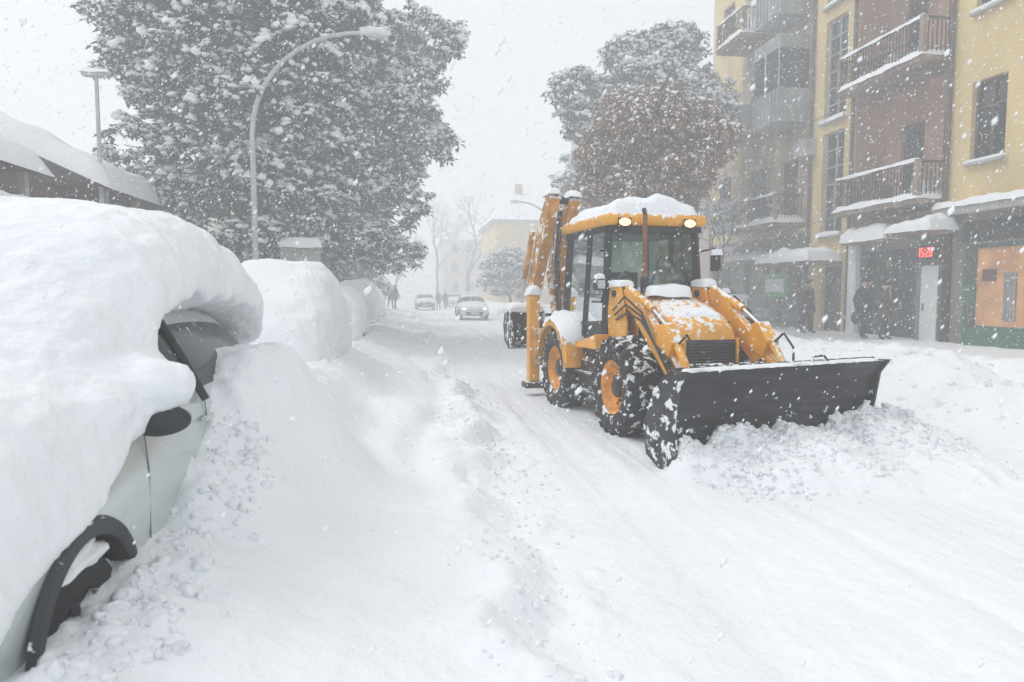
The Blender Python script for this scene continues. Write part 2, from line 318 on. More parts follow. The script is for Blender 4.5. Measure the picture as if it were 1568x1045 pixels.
# ------------------------------------------------------------ backhoe loader
def build_loader():
    E=empty('backhoe_loader',(LO[0],LO[1],-.02),LANG)
    def wheel(name,cx,cy,side):
        b=MB(); c=(cx,cy,.6)
        prof=[(.33,-.16),(.35,-.185),(.42,-.205),(.50,-.205),(.555,-.185),(.578,-.13),(.582,0),(.578,.13),(.555,.185),(.50,.205),(.42,.205),(.35,.185),(.33,.16)]
        b.lathe(prof,c,TYRE,48)
        for k in range(20):
            for sd in (-1,1):
                a0=2*math.pi*(k+(.5 if sd>0 else 0))/20; pts=[]
                for (r,y,da) in [(.585,.0,0.),(.60,.09,.10),(.592,.17,.17),(.52,.212,.2)]:
                    pts.append((cx+r*math.cos(a0-da),cy+sd*y,.6+r*math.sin(a0-da)))
                b.tube(pts,[.026,.03,.032,.02],TYRE,n=4)
        o=side
        b.lathe([(.335,.165),(.325,.175),(.31,.15),(.28,.10),(.26,.055),(.20,.035),(.13,.05)],c,RIM,36,flip=o)
        b.lathe([(.13,.05),(.125,.11),(.10,.13),(.0,.135)],c,BLK,24,flip=o)
        b.lathe([(.335,-.165),(.3,-.15),(.0,-.1)],c,BLK,24,flip=o)
        for k in range(8):
            a=2*math.pi*k/8; b.tube([(cx+.165*math.cos(a),cy+o*.03,.6+.165*math.sin(a)),(cx+.165*math.cos(a),cy+o*.075,.6+.165*math.sin(a))],.017,BLK,n=6)
            b.tube([(cx+.235*math.cos(a+.4),cy+o*.02,.6+.235*math.sin(a+.4)),(cx+.235*math.cos(a+.4),cy+o*.055,.6+.235*math.sin(a+.4))],.024,RUST,n=8)
        b.obj(name,E,smooth=40)
    wheel('front_wheel_r',0,-.8,-1);wheel('front_wheel_l',0,.8,1);wheel('rear_wheel_r',-2.15,-.8,-1);wheel('rear_wheel_l',-2.15,.8,1)
    b=MB()
    b.bb(-3.2,.5,-.32,.32,.5,.95,BLK); b.tube([(0,-.7,.6),(0,.7,.6)],.11,BLK); b.tube([(-2.15,-.7,.6),(-2.15,.7,.6)],.14,BLK)
    b.bb(.3,.72,-.3,.3,.55,.82,BLK); b.bb(-1.55,-.65,-.82,-.45,.45,.80,BLK); b.bb(-1.55,-.65,.45,.82,.45,.8,BLK)
    b.bb(-1.45,-.75,-.9,-.7,.36,.40,BLK); b.bb(-1.4,-.8,-.92,-.72,.62,.66,BLK)
    b.obj('chassis',E,bevel=.015)
    b=MB(); st=[(-.85,1.0,1.74,.46),(-.5,1.0,1.72,.45),(0,.98,1.60,.43),(.35,.92,1.48,.41),(.52,.88,1.38,.39),(.58,.86,1.25,.37)]
    V=[];F=[];q=12
    for x,z0,z1,w in st:
        for y,z in [(-w,z0),(-w,z1-.25),(-w*.97,z1-.12),(-w*.85,z1-.03),(-w*.6,z1),(-w*.2,z1+.01),(w*.2,z1+.01),(w*.6,z1),(w*.85,z1-.03),(w*.97,z1-.12),(w,z1-.25),(w,z0)]: V.append((x,y,z))
    for i in range(len(st)-1):
        for k in range(q-1): F.append((i*q+k,i*q+k+1,(i+1)*q+k+1,(i+1)*q+k))
    F.append(tuple(range((len(st)-1)*q,len(st)*q))); b.add(V,F,YEL); b.obj('hood',E,smooth=50)
    b=MB()
    b.bb(.585,.61,-.33,.33,.84,1.2,BLKC)
    for k in range(9): b.bb(.612,.625,-.32,.32,.87+k*.037,.882+k*.037,BLK)
    b.bb(.60,.64,-.36,-.332,.82,1.22,YEL);b.bb(.60,.64,.332,.36,.82,1.22,YEL)
    for s in(-1,1):
        for k in range(5): b.bb(-.35+k*.14,-.27+k*.14,s*.455-.006,s*.455+.006,1.1,1.4,BLKC)
    b.obj('grille',E)
    b=MB()
    b.snow(-.78,-.2,-.34,.25,1.70,.11,seed=2,cell=.04); b.snow(.0,.4,-.26,.3,1.52,.06,seed=5,cell=.04)
    for i in range(len(b.v)):
        x,y,z=b.v[i]; b.v[i]=(x,y,z-.30*max(0,(x-.0))+.03)
    b.obj('hood_snow',E,smooth=80)
    b=MB(); xf,xr=-.82,-2.45; yb,yt=.72,.64; z0,z1=.92,2.6
    P=lambda x,s,z:(x+(-.10*(z-z0)/(z1-z0) if x==xf else .04*(z-z0)/(z1-z0)),s*(yb+(yt-yb)*(z-z0)/(z1-z0)),z)
    for s in(-1,1):
        for x in(xf,-1.62,xr): b.tube([P(x,s,z0),P(x,s,1.6),P(x,s,z1)],.042 if x!=-1.62 else .032,BLKC,n=4,sq=(1,1))
        b.tube([P(xf,s,1.35),P(-1.62,s,1.30),P(xr,s,1.35)],.025,BLKC,n=4,sq=(1,1))
        b.tube([P(xf,s,z1),P(xr,s,z1)],.045,BLKC,n=4,sq=(1,1)); b.tube([P(xf,s,z0),P(xr,s,z0)],.05,BLKC,n=4,sq=(1,1))
        b.tube([P(xf,s*1.04,1.75),P(-.95,s*1.06,1.62),P(-1.3,s*1.05,1.62)],.015,BLKC,n=5)
    for x in(xf,xr):
        b.tube([P(x,-1,z1),P(x,1,z1)],.045,BLKC,n=4,sq=(1,1)); b.tube([P(x,-1,1.5),P(x,1,1.5)],.03,BLKC,n=4,sq=(1,1)); b.tube([P(x,-1,z0),P(x,1,z0)],.05,BLKC,n=4,sq=(1,1))
    b.bb(xr+.05,xf-.05,-.6,.6,.86,.94,BLKC)
    for s in(-1,1): b.add([P(xf,s,z0),P(-1.62,s,z0),P(-1.62,s,1.28),P(xf,s,1.33)],[(0,1,2,3)],BLKC); b.add([P(-1.62,s,z0),P(xr,s,z0),P(xr,s,1.35),P(-1.62,s,1.28)],[(0,1,2,3)],YEL)
    b.add([P(xf,-1,z0),P(xf,1,z0),P(xf,1,1.5),P(xf,-1,1.5)],[(0,1,2,3)],BLKC)
    b.bb(-2.0,-1.5,-.27,.27,1.0,1.25,SEAT); b.bb(-2.05,-1.92,-.27,.27,1.25,2.05,SEAT); b.bb(-1.15,-.92,-.3,.3,.94,1.62,SEAT); b.bb(-2.4,-2.1,.3,.6,.95,1.7,SEAT); b.bb(-1.9,-1.5,-.5,-.35,1.0,1.6,SEAT)
    n0=len(b.v); b.lathe([(.17,0),(.185,.012),(.2,0),(.185,-.012),(.17,0)],(0,0,0),SEAT,20)
    for i in range(n0,len(b.v)):
        x,y,z=b.v[i]; b.v[i]=(-1.3+x,z,1.62+y+.4*x)
    b.tube([(-.93,-.1,1.55),(-.96,.15,2.25)],.012,BLKC,n=5)
    b.obj('cab_frame',E)
    g=MB()
    for s in(-1,1):
        g.add([P(xf,s,1.35),P(-1.62,s,1.30),P(-1.62,s,z1),P(xf,s,z1)],[(0,1,2,3)],CABG); g.add([P(-1.62,s,1.30),P(xr,s,1.35),P(xr,s,z1),P(-1.62,s,z1)],[(0,1,2,3)],CABG)
    for x in(xf,xr): g.add([P(x,-1,1.5),P(x,1,1.5),P(x,1,z1),P(x,-1,z1)],[(0,1,2,3)],CABG)
    g.obj('cab_glass',E)
    b=MB(); b.bb(-2.58,-.72,-.74,.74,2.64,2.80,YEL); b.obj('cab_roof',E,bevel=.06,smooth=40)
    b=MB(); b.bb(-2.5,-.80,-.68,.68,2.56,2.645,BLKC); b.obj('roof_band',E)
    b=MB(); b.snow(-2.5,-.84,-.66,.66,2.79,.22,seed=4,cell=.05,skirt=.0)
    for i in range(len(b.v)):
        x,y,z=b.v[i]; b.v[i]=(x,y,2.79+(z-2.79)*(1.15-.7*abs(y)**1.3+.15*mn.noise(Vector((x*3,y*3,1)))))
    b.obj('roof_snow',E,smooth=80)
    b=MB(); b.tube([(-1.8,0,1.2),(-1.78,0,1.45),(-1.76,0,1.68),(-1.76,0,1.78)],[.17,.17,.2,.08],HIVIS,n=12)
    for s in(-1,1): b.tube([(-1.76,s*.19,1.7),(-1.6,s*.27,1.45),(-1.33,s*.14,1.62)],[.07,.055,.04],HIVIS,n=8); b.tube([(-1.75,s*.1,1.28),(-1.35,s*.14,1.3),(-1.2,s*.14,.98)],[.09,.075,.06],PANTS,n=8)
    b.blob((-1.74,0,1.92),(.10,.085,.125),SKIN,amp=.05); b.blob((-1.76,0,1.98),(.115,.10,.09),COAT,amp=.03); b.blob((-1.64,0,1.91),(.02,.018,.03),SKIN,amp=0)
    b.obj('driver',E,smooth=60)
    b=MB()
    for y in(-.5,.45):
        b.bb(-.80,-.70,y-.09,y+.09,2.62,2.73,BLKC)
        b.lathe([(.0,.0),(.06,.0),(.065,-.01)],(0,0,0),LAMPON,16); n=48
        for i in range(len(b.v)-n,len(b.v)):
            x,a,z=b.v[i]; b.v[i]=(-.69+a,y+x*1.3,2.675+z*.8)
    b.obj('roof_lamps',E)
    b=MB()
    b.tube([(-.85,-.7,1.75),(-.7,-.84,1.85)],.015,BLKC,n=6); b.bb(-.75,-.62,-.92,-.8,1.78,1.93,BLK); b.bb(-.618,-.61,-.91,-.81,1.80,1.91,LENS); b.snow(-.76,-.62,-.93,-.79,1.93,.06,cell=.03)
    b.tube([(-.85,.7,1.7),(-.65,.95,1.72)],.015,BLKC,n=6); b.bb(-.70,-.58,.90,1.02,1.60,1.74,BLK); b.bb(-.578,-.57,.91,1.01,1.62,1.72,AMBER); b.snow(-.71,-.57,.89,1.03,1.74,.06,cell=.03)
    b.tube([(-.92,.66,2.3),(-.75,.86,2.35),(-.75,.88,2.2)],.014,BLKC,n=6); b.bb(-.78,-.75,.82,.96,2.04,2.30,BLKC); b.snow(-.81,-.72,.8,.98,2.30,.05,cell=.03)
    b.tube([(-.92,-.66,2.3),(-.8,-.8,2.3)],.014,BLKC,n=6)
    b.obj('mirrors_and_worklights',E)
    b=MB(); b.tube([(-.52,-.30,1.6),(-.52,-.30,2.75)],.032,RUST,n=10); b.tube([(-.52,-.30,1.6),(-.52,-.30,1.95)],.05,BLK,n=10); b.tube([(-.52,-.30,2.75),(-.56,-.30,2.83)],.03,BLK,n=10); b.obj('exhaust_stack',E,smooth=40)
    for s in(-1,1):
        b=MB(); V=[];F=[]; n=14
        for k in range(n+1):
            a=R(5+165*k/n); 
            for rr,yy in [(.70,s*.55),(.70,s*1.02),(.64,s*1.04)]: V.append((-2.15+rr*math.cos(a),yy,.62+rr*.98*math.sin(a)))
        for k in range(n): F+= [(k*3,k*3+1,k*3+4,k*3+3),(k*3+1,k*3+2,k*3+5,k*3+4)]
        b.add(V,F,YEL); o=b.obj('rear_fender',E,smooth=40); md=o.modifiers.new('s','SOLIDIFY'); md.thickness=.03
        b=MB(); V=[];F=[]
        for k in range(n+1):
            a=R(34+112*k/n); t=math.sin(math.pi*k/n)**.5
            for rr,yy in [(.705,.53),(.705+.10*t,.60),(.705+.13*t,.8),(.705+.11*t,.98),(.69,1.06)]:
                q=1+.2*mn.noise(Vector((k*.5,yy*4,3))); V.append((-2.15+rr*math.cos(a),s*yy,.62+rr*q*math.sin(a)))
        for k in range(n):
            for j in range(4): F.append((k*5+j,k*5+j+1,(k+1)*5+j+1,(k+1)*5+j))
        b.add(V,F,SNOW); b.obj('fender_snow',E,smooth=80)
        b=MB(); b.prism([(-.1-.62,1.2),(-1.4,1.05),(-1.45,.98),(-.7,1.0)],s*.62,s*.9,YEL); b.obj('side_step_panel',E,bevel=.01)
    b=MB()
    for s in(-1,1):
        y=s*.60
        b.prism([(-.75,.95),(-.25,.95),(-.2,1.35),(-.42,1.86),(-.72,1.86),(-.82,1.5)],y-.09,y-.06,YEL); b.prism([(-.75,.95),(-.25,.95),(-.2,1.35),(-.42,1.86),(-.72,1.86),(-.82,1.5)],y+.06,y+.09,YEL)
        b.beam([(-.58,1.74),(-.1,1.60),(.42,1.22),(.85,.92),(1.15,.62),(1.33,.34)],y,.10,[.16,.24,.27,.26,.22,.16],YEL)
        b.tube([(-.58,y-.12,1.74),(-.58,y+.12,1.74)],.05,BLK,n=12); b.tube([(.85,y-.09,.95),(.85,y+.09,.95)],.05,BLK,n=12)
        b.prism([(.55,1.12),(.85,1.0),(.95,1.2),(.75,1.42),(.62,1.38)],y-.08,y+.08,YEL)
    b.obj('loader_arms',E,bevel=.012)
    b=MB()
    for s in(-1,1):
        y=s*.60
        b.tube([(-.45,y+s*.02,1.12),(.1,y+s*.02,1.08)],.06,BLK,n=12); b.tube([(.1,y+s*.02,1.08),(.5,y+s*.02,1.05)],.028,CHROME,n=10)
        b.tube([(-.35,y,1.80),(.35,y,1.55)],.05,YEL,n=12); b.tube([(.35,y,1.55),(.72,y,1.36)],.026,CHROME,n=10)
        b.tube([(.72,y,1.36),(1.05,y,1.05),(1.25,y,.80)],.045,YEL,n=8)
        for k in range(3):
            b.tube([(-.5,y+s*(.1+.02*k),1.4+.06*k),(-.1,y+s*(.13+.02*k),1.5+.1*k),(.3,y+s*.13,1.42+.05*k),(.6,y+s*.1,1.15),(.95,y+s*(.09+.02*k),1.0-.05*k),(1.2,y+s*.08,.7)],.013,BLKC,n=6)
        b.tube([(.9,y,1.15),(1.1,y+.02,1.3),(1.3,y,1.15),(1.3,y,.85)],.014,BLKC,n=6)
    b.tube([(.88,-.6,.9),(.88,.6,.9)],.06,BLK,n=12); b.bb(1.15,1.3,-.62,.62,.35,.75,BLK)
    b.bb(1.26,1.38,-.75,.75,.25,.85,BLK)
    b.obj('hydraulic_rams',E,smooth=40)
    bx=1.6; by=.28
    Bm=empty('plow_blade_mount',(bx,by,0),R(10)); Bm.parent=E
    b=MB(); pr=[(.14,.0),(.03,.10),(-.06,.28),(-.10,.5),(-.06,.74),(.03,.90),(.10,1.0)]
    V=[];F=[];ny=40
    for j in range(ny+1):
        y=-1.38+2.76*j/ny
        for x,z in pr: V.append((x+.012*mn.noise(Vector((y*1.5,z*3,0))),y,z))
        for x,z in pr: V.append((x-.035,y,z))
    q=len(pr)
    for j in range(ny):
        for k in range(q-1):
            F.append((j*2*q+k,j*2*q+k+1,(j+1)*2*q+k+1,(j+1)*2*q+k)); F.append((j*2*q+q+k,(j+1)*2*q+q+k,(j+1)*2*q+q+k+1,j*2*q+q+k+1))
        for k in(0,q-1): F.append((j*2*q+k,(j+1)*2*q+k,(j+1)*2*q+q+k,j*2*q+q+k))
    b.add(V,F,BLADE)
    b.obj('moldboard',Bm,smooth=40)
    b=MB()
    for s in(-1,1):
        y=s*1.4
        b.prism([(.20,-.0),(.03,.12),(-.02,.5),(.04,.86),(.16,1.02),(-.10,1.0),(-.34,.80),(-.5,.42),(-.45,.12),(-.2,.0)],y-.018,y+.018,CHEEK)
    b.obj('end_plates',Bm,bevel=.006)
    b=MB()
    b.tube([(-.04,-1.37,1.0),(-.04,1.37,1.0)],.04,BLADE,n=6); b.tube([(-.16,-1.37,.55),(-.16,1.37,.55)],.06,BLK,n=6)
    for y in(-1.0,-.6,0,.5,.95): b.prism([(-.13,.08),(-.3,.2),(-.3,.75),(-.13,.95),(-.16,.5)],y-.012,y+.012,BLK)
    b.bb(.125,.15,-1.38,1.38,-.02,.09,BLK)
    for k in range(9): y=-1.2+.3*k; b.tube([(.148,y,.05),(.158,y,.05)],.018,BLKC,n=6)
    b.tube([(.02,.35,1.02),(.0,.4,1.08),(.0,.55,1.08),(.02,.6,1.02)],.014,BLK,n=6)
    b.obj('blade_frame',Bm,bevel=.006)
    b=MB(); b.snow(-.11,.06,-1.36,1.36,1.005,.022,cell=.04,seed=9,skirt=.01); b.obj('blade_snow',Bm,smooth=80)
    b=MB()
    b.bb(-3.18,-3.02,-1.02,1.02,.55,1.15,YELD)
    for s in(-1,1): b.bb(-3.3,-3.12,s*1.0-.09,s*1.0+.09,.28,1.75,YEL); b.bb(-3.36,-3.08,s*1.0-.16,s*1.0+.16,.16,.26,BLK)
    b.bb(-3.34,-3.18,-.75,-.35,.6,1.4,BLK)
    b.beam([(-3.35,.95),(-3.62,1.6),(-3.68,2.2),(-3.40,2.8),(-3.05,3.3)],-.36,.19,[.26,.38,.46,.40,.22],YELD)
    b.obj('backhoe_boom',E,bevel=.015)
    b=MB()
    b.beam([(-3.0,3.33),(-3.45,2.75),(-4.05,1.85),(-4.3,1.35)],-.72,.17,[.24,.38,.32,.18],YELD)
    b.tube([(-3.1,-.36,3.26),(-3.1,-.78,3.26)],.07,BLK,n=10)
    b.tube([(-3.45,-.52,1.2),(-3.8,-.52,2.1)],.06,YELD,n=10); b.tube([(-3.8,-.52,2.1),(-3.6,-.52,2.7)],.03,CHROME,n=8)
    b.tube([(-3.7,-.86,2.8),(-4.2,-.86,2.0)],.05,YELD,n=10); b.tube([(-4.2,-.86,2.0),(-4.45,-.86,1.5)],.026,CHROME,n=8)
    for k in range(3): b.tube([(-3.2,-.5-.03*k,1.2),(-3.45,-.48-.03*k,2.3),(-3.2,-.5-.03*k,3.1),(-3.6,-.6-.03*k,2.5)],.014,BLKC,n=5)
    b.obj('backhoe_dipper',E,bevel=.012)
    b=MB()
    pr=[(-4.2,1.4),(-4.55,1.45),(-4.7,1.15),(-4.6,.85),(-4.3,.72),(-4.0,.8)]
    for i in range(len(pr)-1): 
        (xa,za),(xb,zb)=pr[i],pr[i+1]; b.add([(xa,-1.12,za),(xb,-1.12,zb),(xb,-.5,zb),(xa,-.5,za)],[(0,1,2,3)],BLK)
    for y in(-1.12,-.5): b.prism(pr,y-.015,y+.015,CHEEK)
    for k in range(5): b.bb(-4.03,-3.85,-1.10+k*.135,-1.03+k*.135,.78,.82,BLK)
    b.snow(-4.7,-4.2,-1.13,-.5,1.42,.14,cell=.05)
    b.obj('backhoe_bucket',E)
    b=MB(); b.snow(-3.75,-3.3,-.46,-.26,2.55,.4,cell=.04) ; b.snow(-3.36,-3.05,-1.1,-.88,1.74,.12,cell=.04); b.snow(-.78,-.4,-.7,-.5,1.86,.06,cell=.03); b.snow(-.78,-.4,.5,.7,1.86,.07,cell=.03)
    b.snow(-3.2,-2.9,-.48,-.26,3.32,.10,cell=.04); b.snow(-3.2,-2.9,-.82,-.62,3.36,.08,cell=.04)
    b.obj('arm_snow',E,smooth=80)
build_loader()

# ------------------------------------------------------------ cars
def car_body(name,parent,paint,glass=CARGL):
    st=[(0.0,.55,.60,.66,.55),(.06,.68,.74,.78,.62),(.25,.82,.90,.86,.70),(.9,.92,1.0,.89,.72),(1.2,.96,1.05,.89,.72),(1.95,1.0,1.46,.89,.60),(2.3,1.0,1.52,.89,.62),(3.3,1.0,1.50,.89,.62),(3.9,1.0,1.38,.88,.60),(4.2,.97,1.05,.84,.62),(4.3,.8,.85,.78,.6)]
    V=[];F=[];mats=[]
    def ring(y,be,ro,w,wt):
        h=[(.0,.24),(w*.8,.24),(w*.96,.32),(w,.52),(w,.72 if be>.75 else be*.95),(w*.975,be),(wt+.01,ro-.06),(wt*.85,ro-.005),(0,ro+.02)]
        return [(x,y,z) for x,z in h]+[(-x,y,z) for x,z in h[-2:0:-1]]
    for s in st: V+=ring(*s)
    q=16
    for i in range(len(st)-1):
        for k in range(q):
            F.append((i*q+k,(i+1)*q+k,(i+1)*q+(k+1)%q,i*q+(k+1)%q))
            sid=k in(5,10); topk=k in(6,7,8,9)
            gl=(sid and 4<=i<=7) or (topk and i==4) or (topk and i==8)
            mats.append(1 if gl else 0)
    F.append(tuple(range(q))); F.append(tuple(range((len(st)-1)*q+q-1,(len(st)-1)*q-1,-1))); mats+=[0,0]
    me=bpy.data.meshes.new('t'); me.from_pydata(V,[],F); me.materials.append(paint); me.materials.append(glass); me.materials.append(BLKC)
    me.polygons.foreach_set('material_index',mats); me.update()
    o=bpy.data.objects.new('t',me); COL.objects.link(o)
    s=o.modifiers.new('s','SUBSURF'); s.levels=2; s.render_levels=2
    cut=MB()
    for y in(.85,3.45):
        for sd in(-1,1):
            cut.lathe([(0,.0),(.37,.0),(.37,.50),(0,.50)],(0,0,0),BLKC,32)
            n=128
            for i in range(len(cut.v)-n,len(cut.v)):
                x,a,z=cut.v[i]; cut.v[i]=(sd*.60+sd*a, y+x, .34+z)
    co=cut.obj('cut'); bm=bmesh.new(); bm.from_mesh(co.data); bmesh.ops.remove_doubles(bm,verts=bm.verts,dist=1e-5); bmesh.ops.recalc_face_normals(bm,faces=bm.faces); bm.to_mesh(co.data); bm.free()
    bm=bmesh.new(); bm.from_mesh(me); bmesh.ops.recalc_face_normals(bm,faces=bm.faces); bm.to_mesh(me); bm.free()
    bo=o.modifiers.new('b','BOOLEAN'); bo.object=co; bo.operation='DIFFERENCE'; bo.solver='EXACT'
    try: bo.material_mode='TRANSFER'
    except: pass
    dg=bpy.context.evaluated_depsgraph_get(); nm=bpy.data.meshes.new_from_object(o.evaluated_get(dg)); nm.name=name
    bpy.data.objects.remove(o); bpy.data.objects.remove(co)
    nm.polygons.foreach_set('use_smooth',[True]*len(nm.polygons)); nm.set_sharp_from_angle(angle=R(35))
    ob=bpy.data.objects.new('body',nm); link(ob,parent)
    w=MB()
    for y in(.85,3.45):
        for sd in(-1,1):
            c=(0,0,0); n0=len(w.v)
            w.lathe([(.20,-.09),(.26,-.10),(.31,-.085),(.32,0),(.31,.085),(.26,.10),(.20,.09)],c,TYREC,32)
            w.lathe([(.205,.09),(.20,.06),(.06,.07),(.05,.09),(0,.09)],c,BLKC,24)
            for k in range(7): a=k*.8976; w.tube([(.05*math.cos(a),.085,.05*math.sin(a)),(.19*math.cos(a),.08,.19*math.sin(a))],.018,RIMC,n=4)
            for i in range(n0,len(w.v)): x,a,z=w.v[i]; w.v[i]=(sd*(.77+a),y+x,.32+z)
    w.obj('wheels',parent,smooth=40)
    t=MB()
    for y in(.85,3.45):
        for sd in(-1,1):
            V=[];F=[];n=28
            for k in range(n+1):
                a=R(-12+204*k/n)
                for rr,xx in[(.362,.80),(.362,.893),(.375,.903),(.42,.901),(.432,.880)]: V.append((sd*xx,y+rr*math.cos(a),.34+rr*math.sin(a)))
            for k in range(n):
                for j in range(4): F.append((k*5+j,k*5+j+1,(k+1)*5+j+1,(k+1)*5+j))
            t.add(V,F,PLAST)
    t.obj('arch_trim',parent,smooth=50)
    t=MB()
    for sd in(-1,1):
        t.bb(sd*.86-.03,sd*.86+.03,1.3,3.0,.26,.34,PLAST)
        for y in(2.2,3.0): t.bb(sd*.90-.012,sd*.90+.012,y,y+.16,.86,.885,paint)
        for y in(1.42,2.32): t.tube([(sd*.886,y,.36),(sd*.8875,y,.6),(sd*.8835,y+.02,.8),(sd*.8645,y+.03,.96)],.0028,SEAM,n=4)
        t.tube([(sd*.885,2.3,.97),(sd*.75,2.33,1.22),(sd*.64,2.33,1.42)],.022,BLKC,n=6)
    t.bb(-.5,.5,-.03,.04,.30,.5,PLAST); t.bb(-.26,.26,-.045,-.03,.36,.47,WHT)
    t.obj('trim',parent)
    l=MB()
    for sd in(-1,1): l.blob((sd*.62,.07,.66),(.15,.07,.065),LENS,amp=0,n=8)
    l.obj('headlights',parent,smooth=60)
def shell(st,seed,amp=.06):
    b=MB();V=[];F=[]; ys=[s[0] for s in st]; n=130; q=64
    Y=np.linspace(ys[0],ys[-1],n+1); C=[np.interp(Y,ys,[s[k] for s in st]) for k in(1,2,3,4)]
    for k in range(4):
        for _ in range(5): C[k][1:-1]=(C[k][:-2]+2*C[k][1:-1]+C[k][2:])/4
    for i in range(n+1):
        ze,zt,w,p=(c[i] for c in C)
        for j in range(q+1):
            a=R(-24+228*j/q); ca,sa=math.cos(a),math.sin(a)
            x=w*math.copysign(abs(ca)**(2/p),ca); z=ze+(zt-ze)*(abs(sa)**(2/p) if sa>0 else sa*.28)
            if sa<0: x*=1+.5*sa
            v=Vector((x,Y[i],z)); lowf=1-max(0,sa)
            d=amp*mn.noise(Vector((x*1.6,Y[i]*1.6,z*1.6+seed)))+amp*.5*mn.noise(Vector((x*4,Y[i]*4,z*4+seed)))+amp*.22*mn.noise(Vector((x*11,Y[i]*11,z*11+seed)))
            nn=Vector((ca,0,max(sa,-.2))).normalized(); v+=nn*d
            if lowf>.6: 
                f=(lowf-.6)/.4; v.z+=f*amp*(1.2*mn.noise(Vector((0,Y[i]*3.5,seed+(5 if ca>0 else 9))))+.7*mn.noise(Vector((0,Y[i]*11,seed+(5 if ca>0 else 9)))))
            V.append((v.x,v.y,v.z))
    for i in range(n):
        for j in range(q): F.append((i*(q+1)+j,i*(q+1)+j+1,(i+1)*(q+1)+j+1,(i+1)*(q+1)+j))
    for i in range(n): F.append((i*(q+1)+q,i*(q+1),(i+1)*(q+1),(i+1)*(q+1)+q))
    F.append(tuple(range(q,-1,-1))); F.append(tuple(n*(q+1)+j for j in range(q+1)))
    b.add(V,F,SNOW); return b
E=empty('parked_car',(-2.2,1.85,.02))
B2=empty('car_shell',(0,0,0)); B2.parent=E; B2.scale=(1.1,1.1,1.1)
car_body('silver_car_body',B2,CARW)
b=shell([(-.35,.3,.8,.6,2.2),(-.2,.4,1.05,.88,2.4),(.1,.55,1.24,.97,2.6),(.55,.74,1.42,1.01,2.6),(1.0,.86,1.52,1.02,2.5),(1.35,1.00,1.66,1.0,2.4),(1.7,1.20,1.88,.96,2.5),(2.0,1.58,2.08,.94,2.6),(2.5,1.70,2.24,.94,2.7),(3.3,1.68,2.30,.95,2.7),(4.0,1.64,2.24,.94,2.6),(4.4,1.52,2.12,.94,2.4),(4.7,1.35,1.9,.9,2.2),(4.9,1.2,1.5,.7,2)],3.,amp=.055)
b.blob((.95,1.60,1.28),(.25,.20,.14),SNOW,2.,amp=.15,n=20); b.blob((.72,1.75,1.28),(.32,.40,.20),SNOW,5.,amp=.15,n=20); b.blob((.74,1.40,1.20),(.30,.38,.2),SNOW,8.,amp=.15,n=20)
o=b.obj('snow_cover',E,smooth=180)
rm=o.modifiers.new('r','REMESH'); rm.mode='VOXEL'; rm.voxel_size=.028; rm.use_smooth_shade=True
s_=o.modifiers.new('s','SMOOTH'); s_.factor=.6; s_.iterations=8
tx=bpy.data.textures.new('snow_lumps','CLOUDS'); tx.noise_scale=.09; tx.noise_depth=3
dm=o.modifiers.new('d','DISPLACE'); dm.texture=tx; dm.texture_coords='LOCAL'; dm.strength=.04; dm.mid_level=.5
b=MB()
b.blob((1.03,1.56,1.12),(.15,.09,.075),PLAST,amp=.05,n=14); b.tube([(.90,1.62,1.08),(1.0,1.58,1.08)],.03,PLAST,n=8); b.blob((1.04,1.64,1.12),(.12,.02,.055),LENS,amp=0,n=10)
b.obj('side_mirror',E,smooth=60)
b=MB(); b.blob((.87,.93,.70),(.12,.25,.06),SNOW,7,amp=.4,n=20); b.obj('tyre_snow',E,smooth=80)
def snowcar(X,Y,paint,seed=1.,zt=2.15):
    E=empty('parked_car',(X,Y,.05)); car_body('b',E,paint)
    shell([(-.45,.2,.6,.6,2.2),(-.3,.3,1.1,.86,2.6),(.1,.45,1.45,.96,3.2),(.6,.55,1.75,.98,3.4),(1.2,.6,zt-.1,.98,3.2),(2.2,.65,zt,.97,3.2),(3.4,.65,zt,.97,3.2),(4.0,.55,zt-.15,.96,3.),(4.4,.4,1.6,.9,2.5),(4.6,.3,.9,.7,2)],seed,amp=.08).obj('snow_cover',E,smooth=85)
snowcar(-2.05,9.7,CARDK,seed=11,zt=2.22); snowcar(-2.1,16.5,CARWH,seed=21,zt=1.85); snowcar(-2.2,28,CARDK,seed=31,zt=2.2); snowcar(-2.2,36,CARWH,seed=41,zt=1.9)
E=empty('moving_car',(3.95,40.5,.0)); car_body('b',E,CARWH)
b=MB()
for sd in(-1,1): b.blob((sd*.62,.02,.68),(.10,.05,.05),HEADON,amp=0,n=8)
b.obj('lit_headlights',E); b=MB(); b.snow(-.55,.55,2.1,3.7,1.5,.14,cell=.1); b.obj('car_roof_snow',E,smooth=80)
E=empty('distant_car',(1.6,62,.0)); car_body('b',E,CARDK)
E=empty('distant_car',(5.2,74,.0)); car_body('b',E,CARWH)

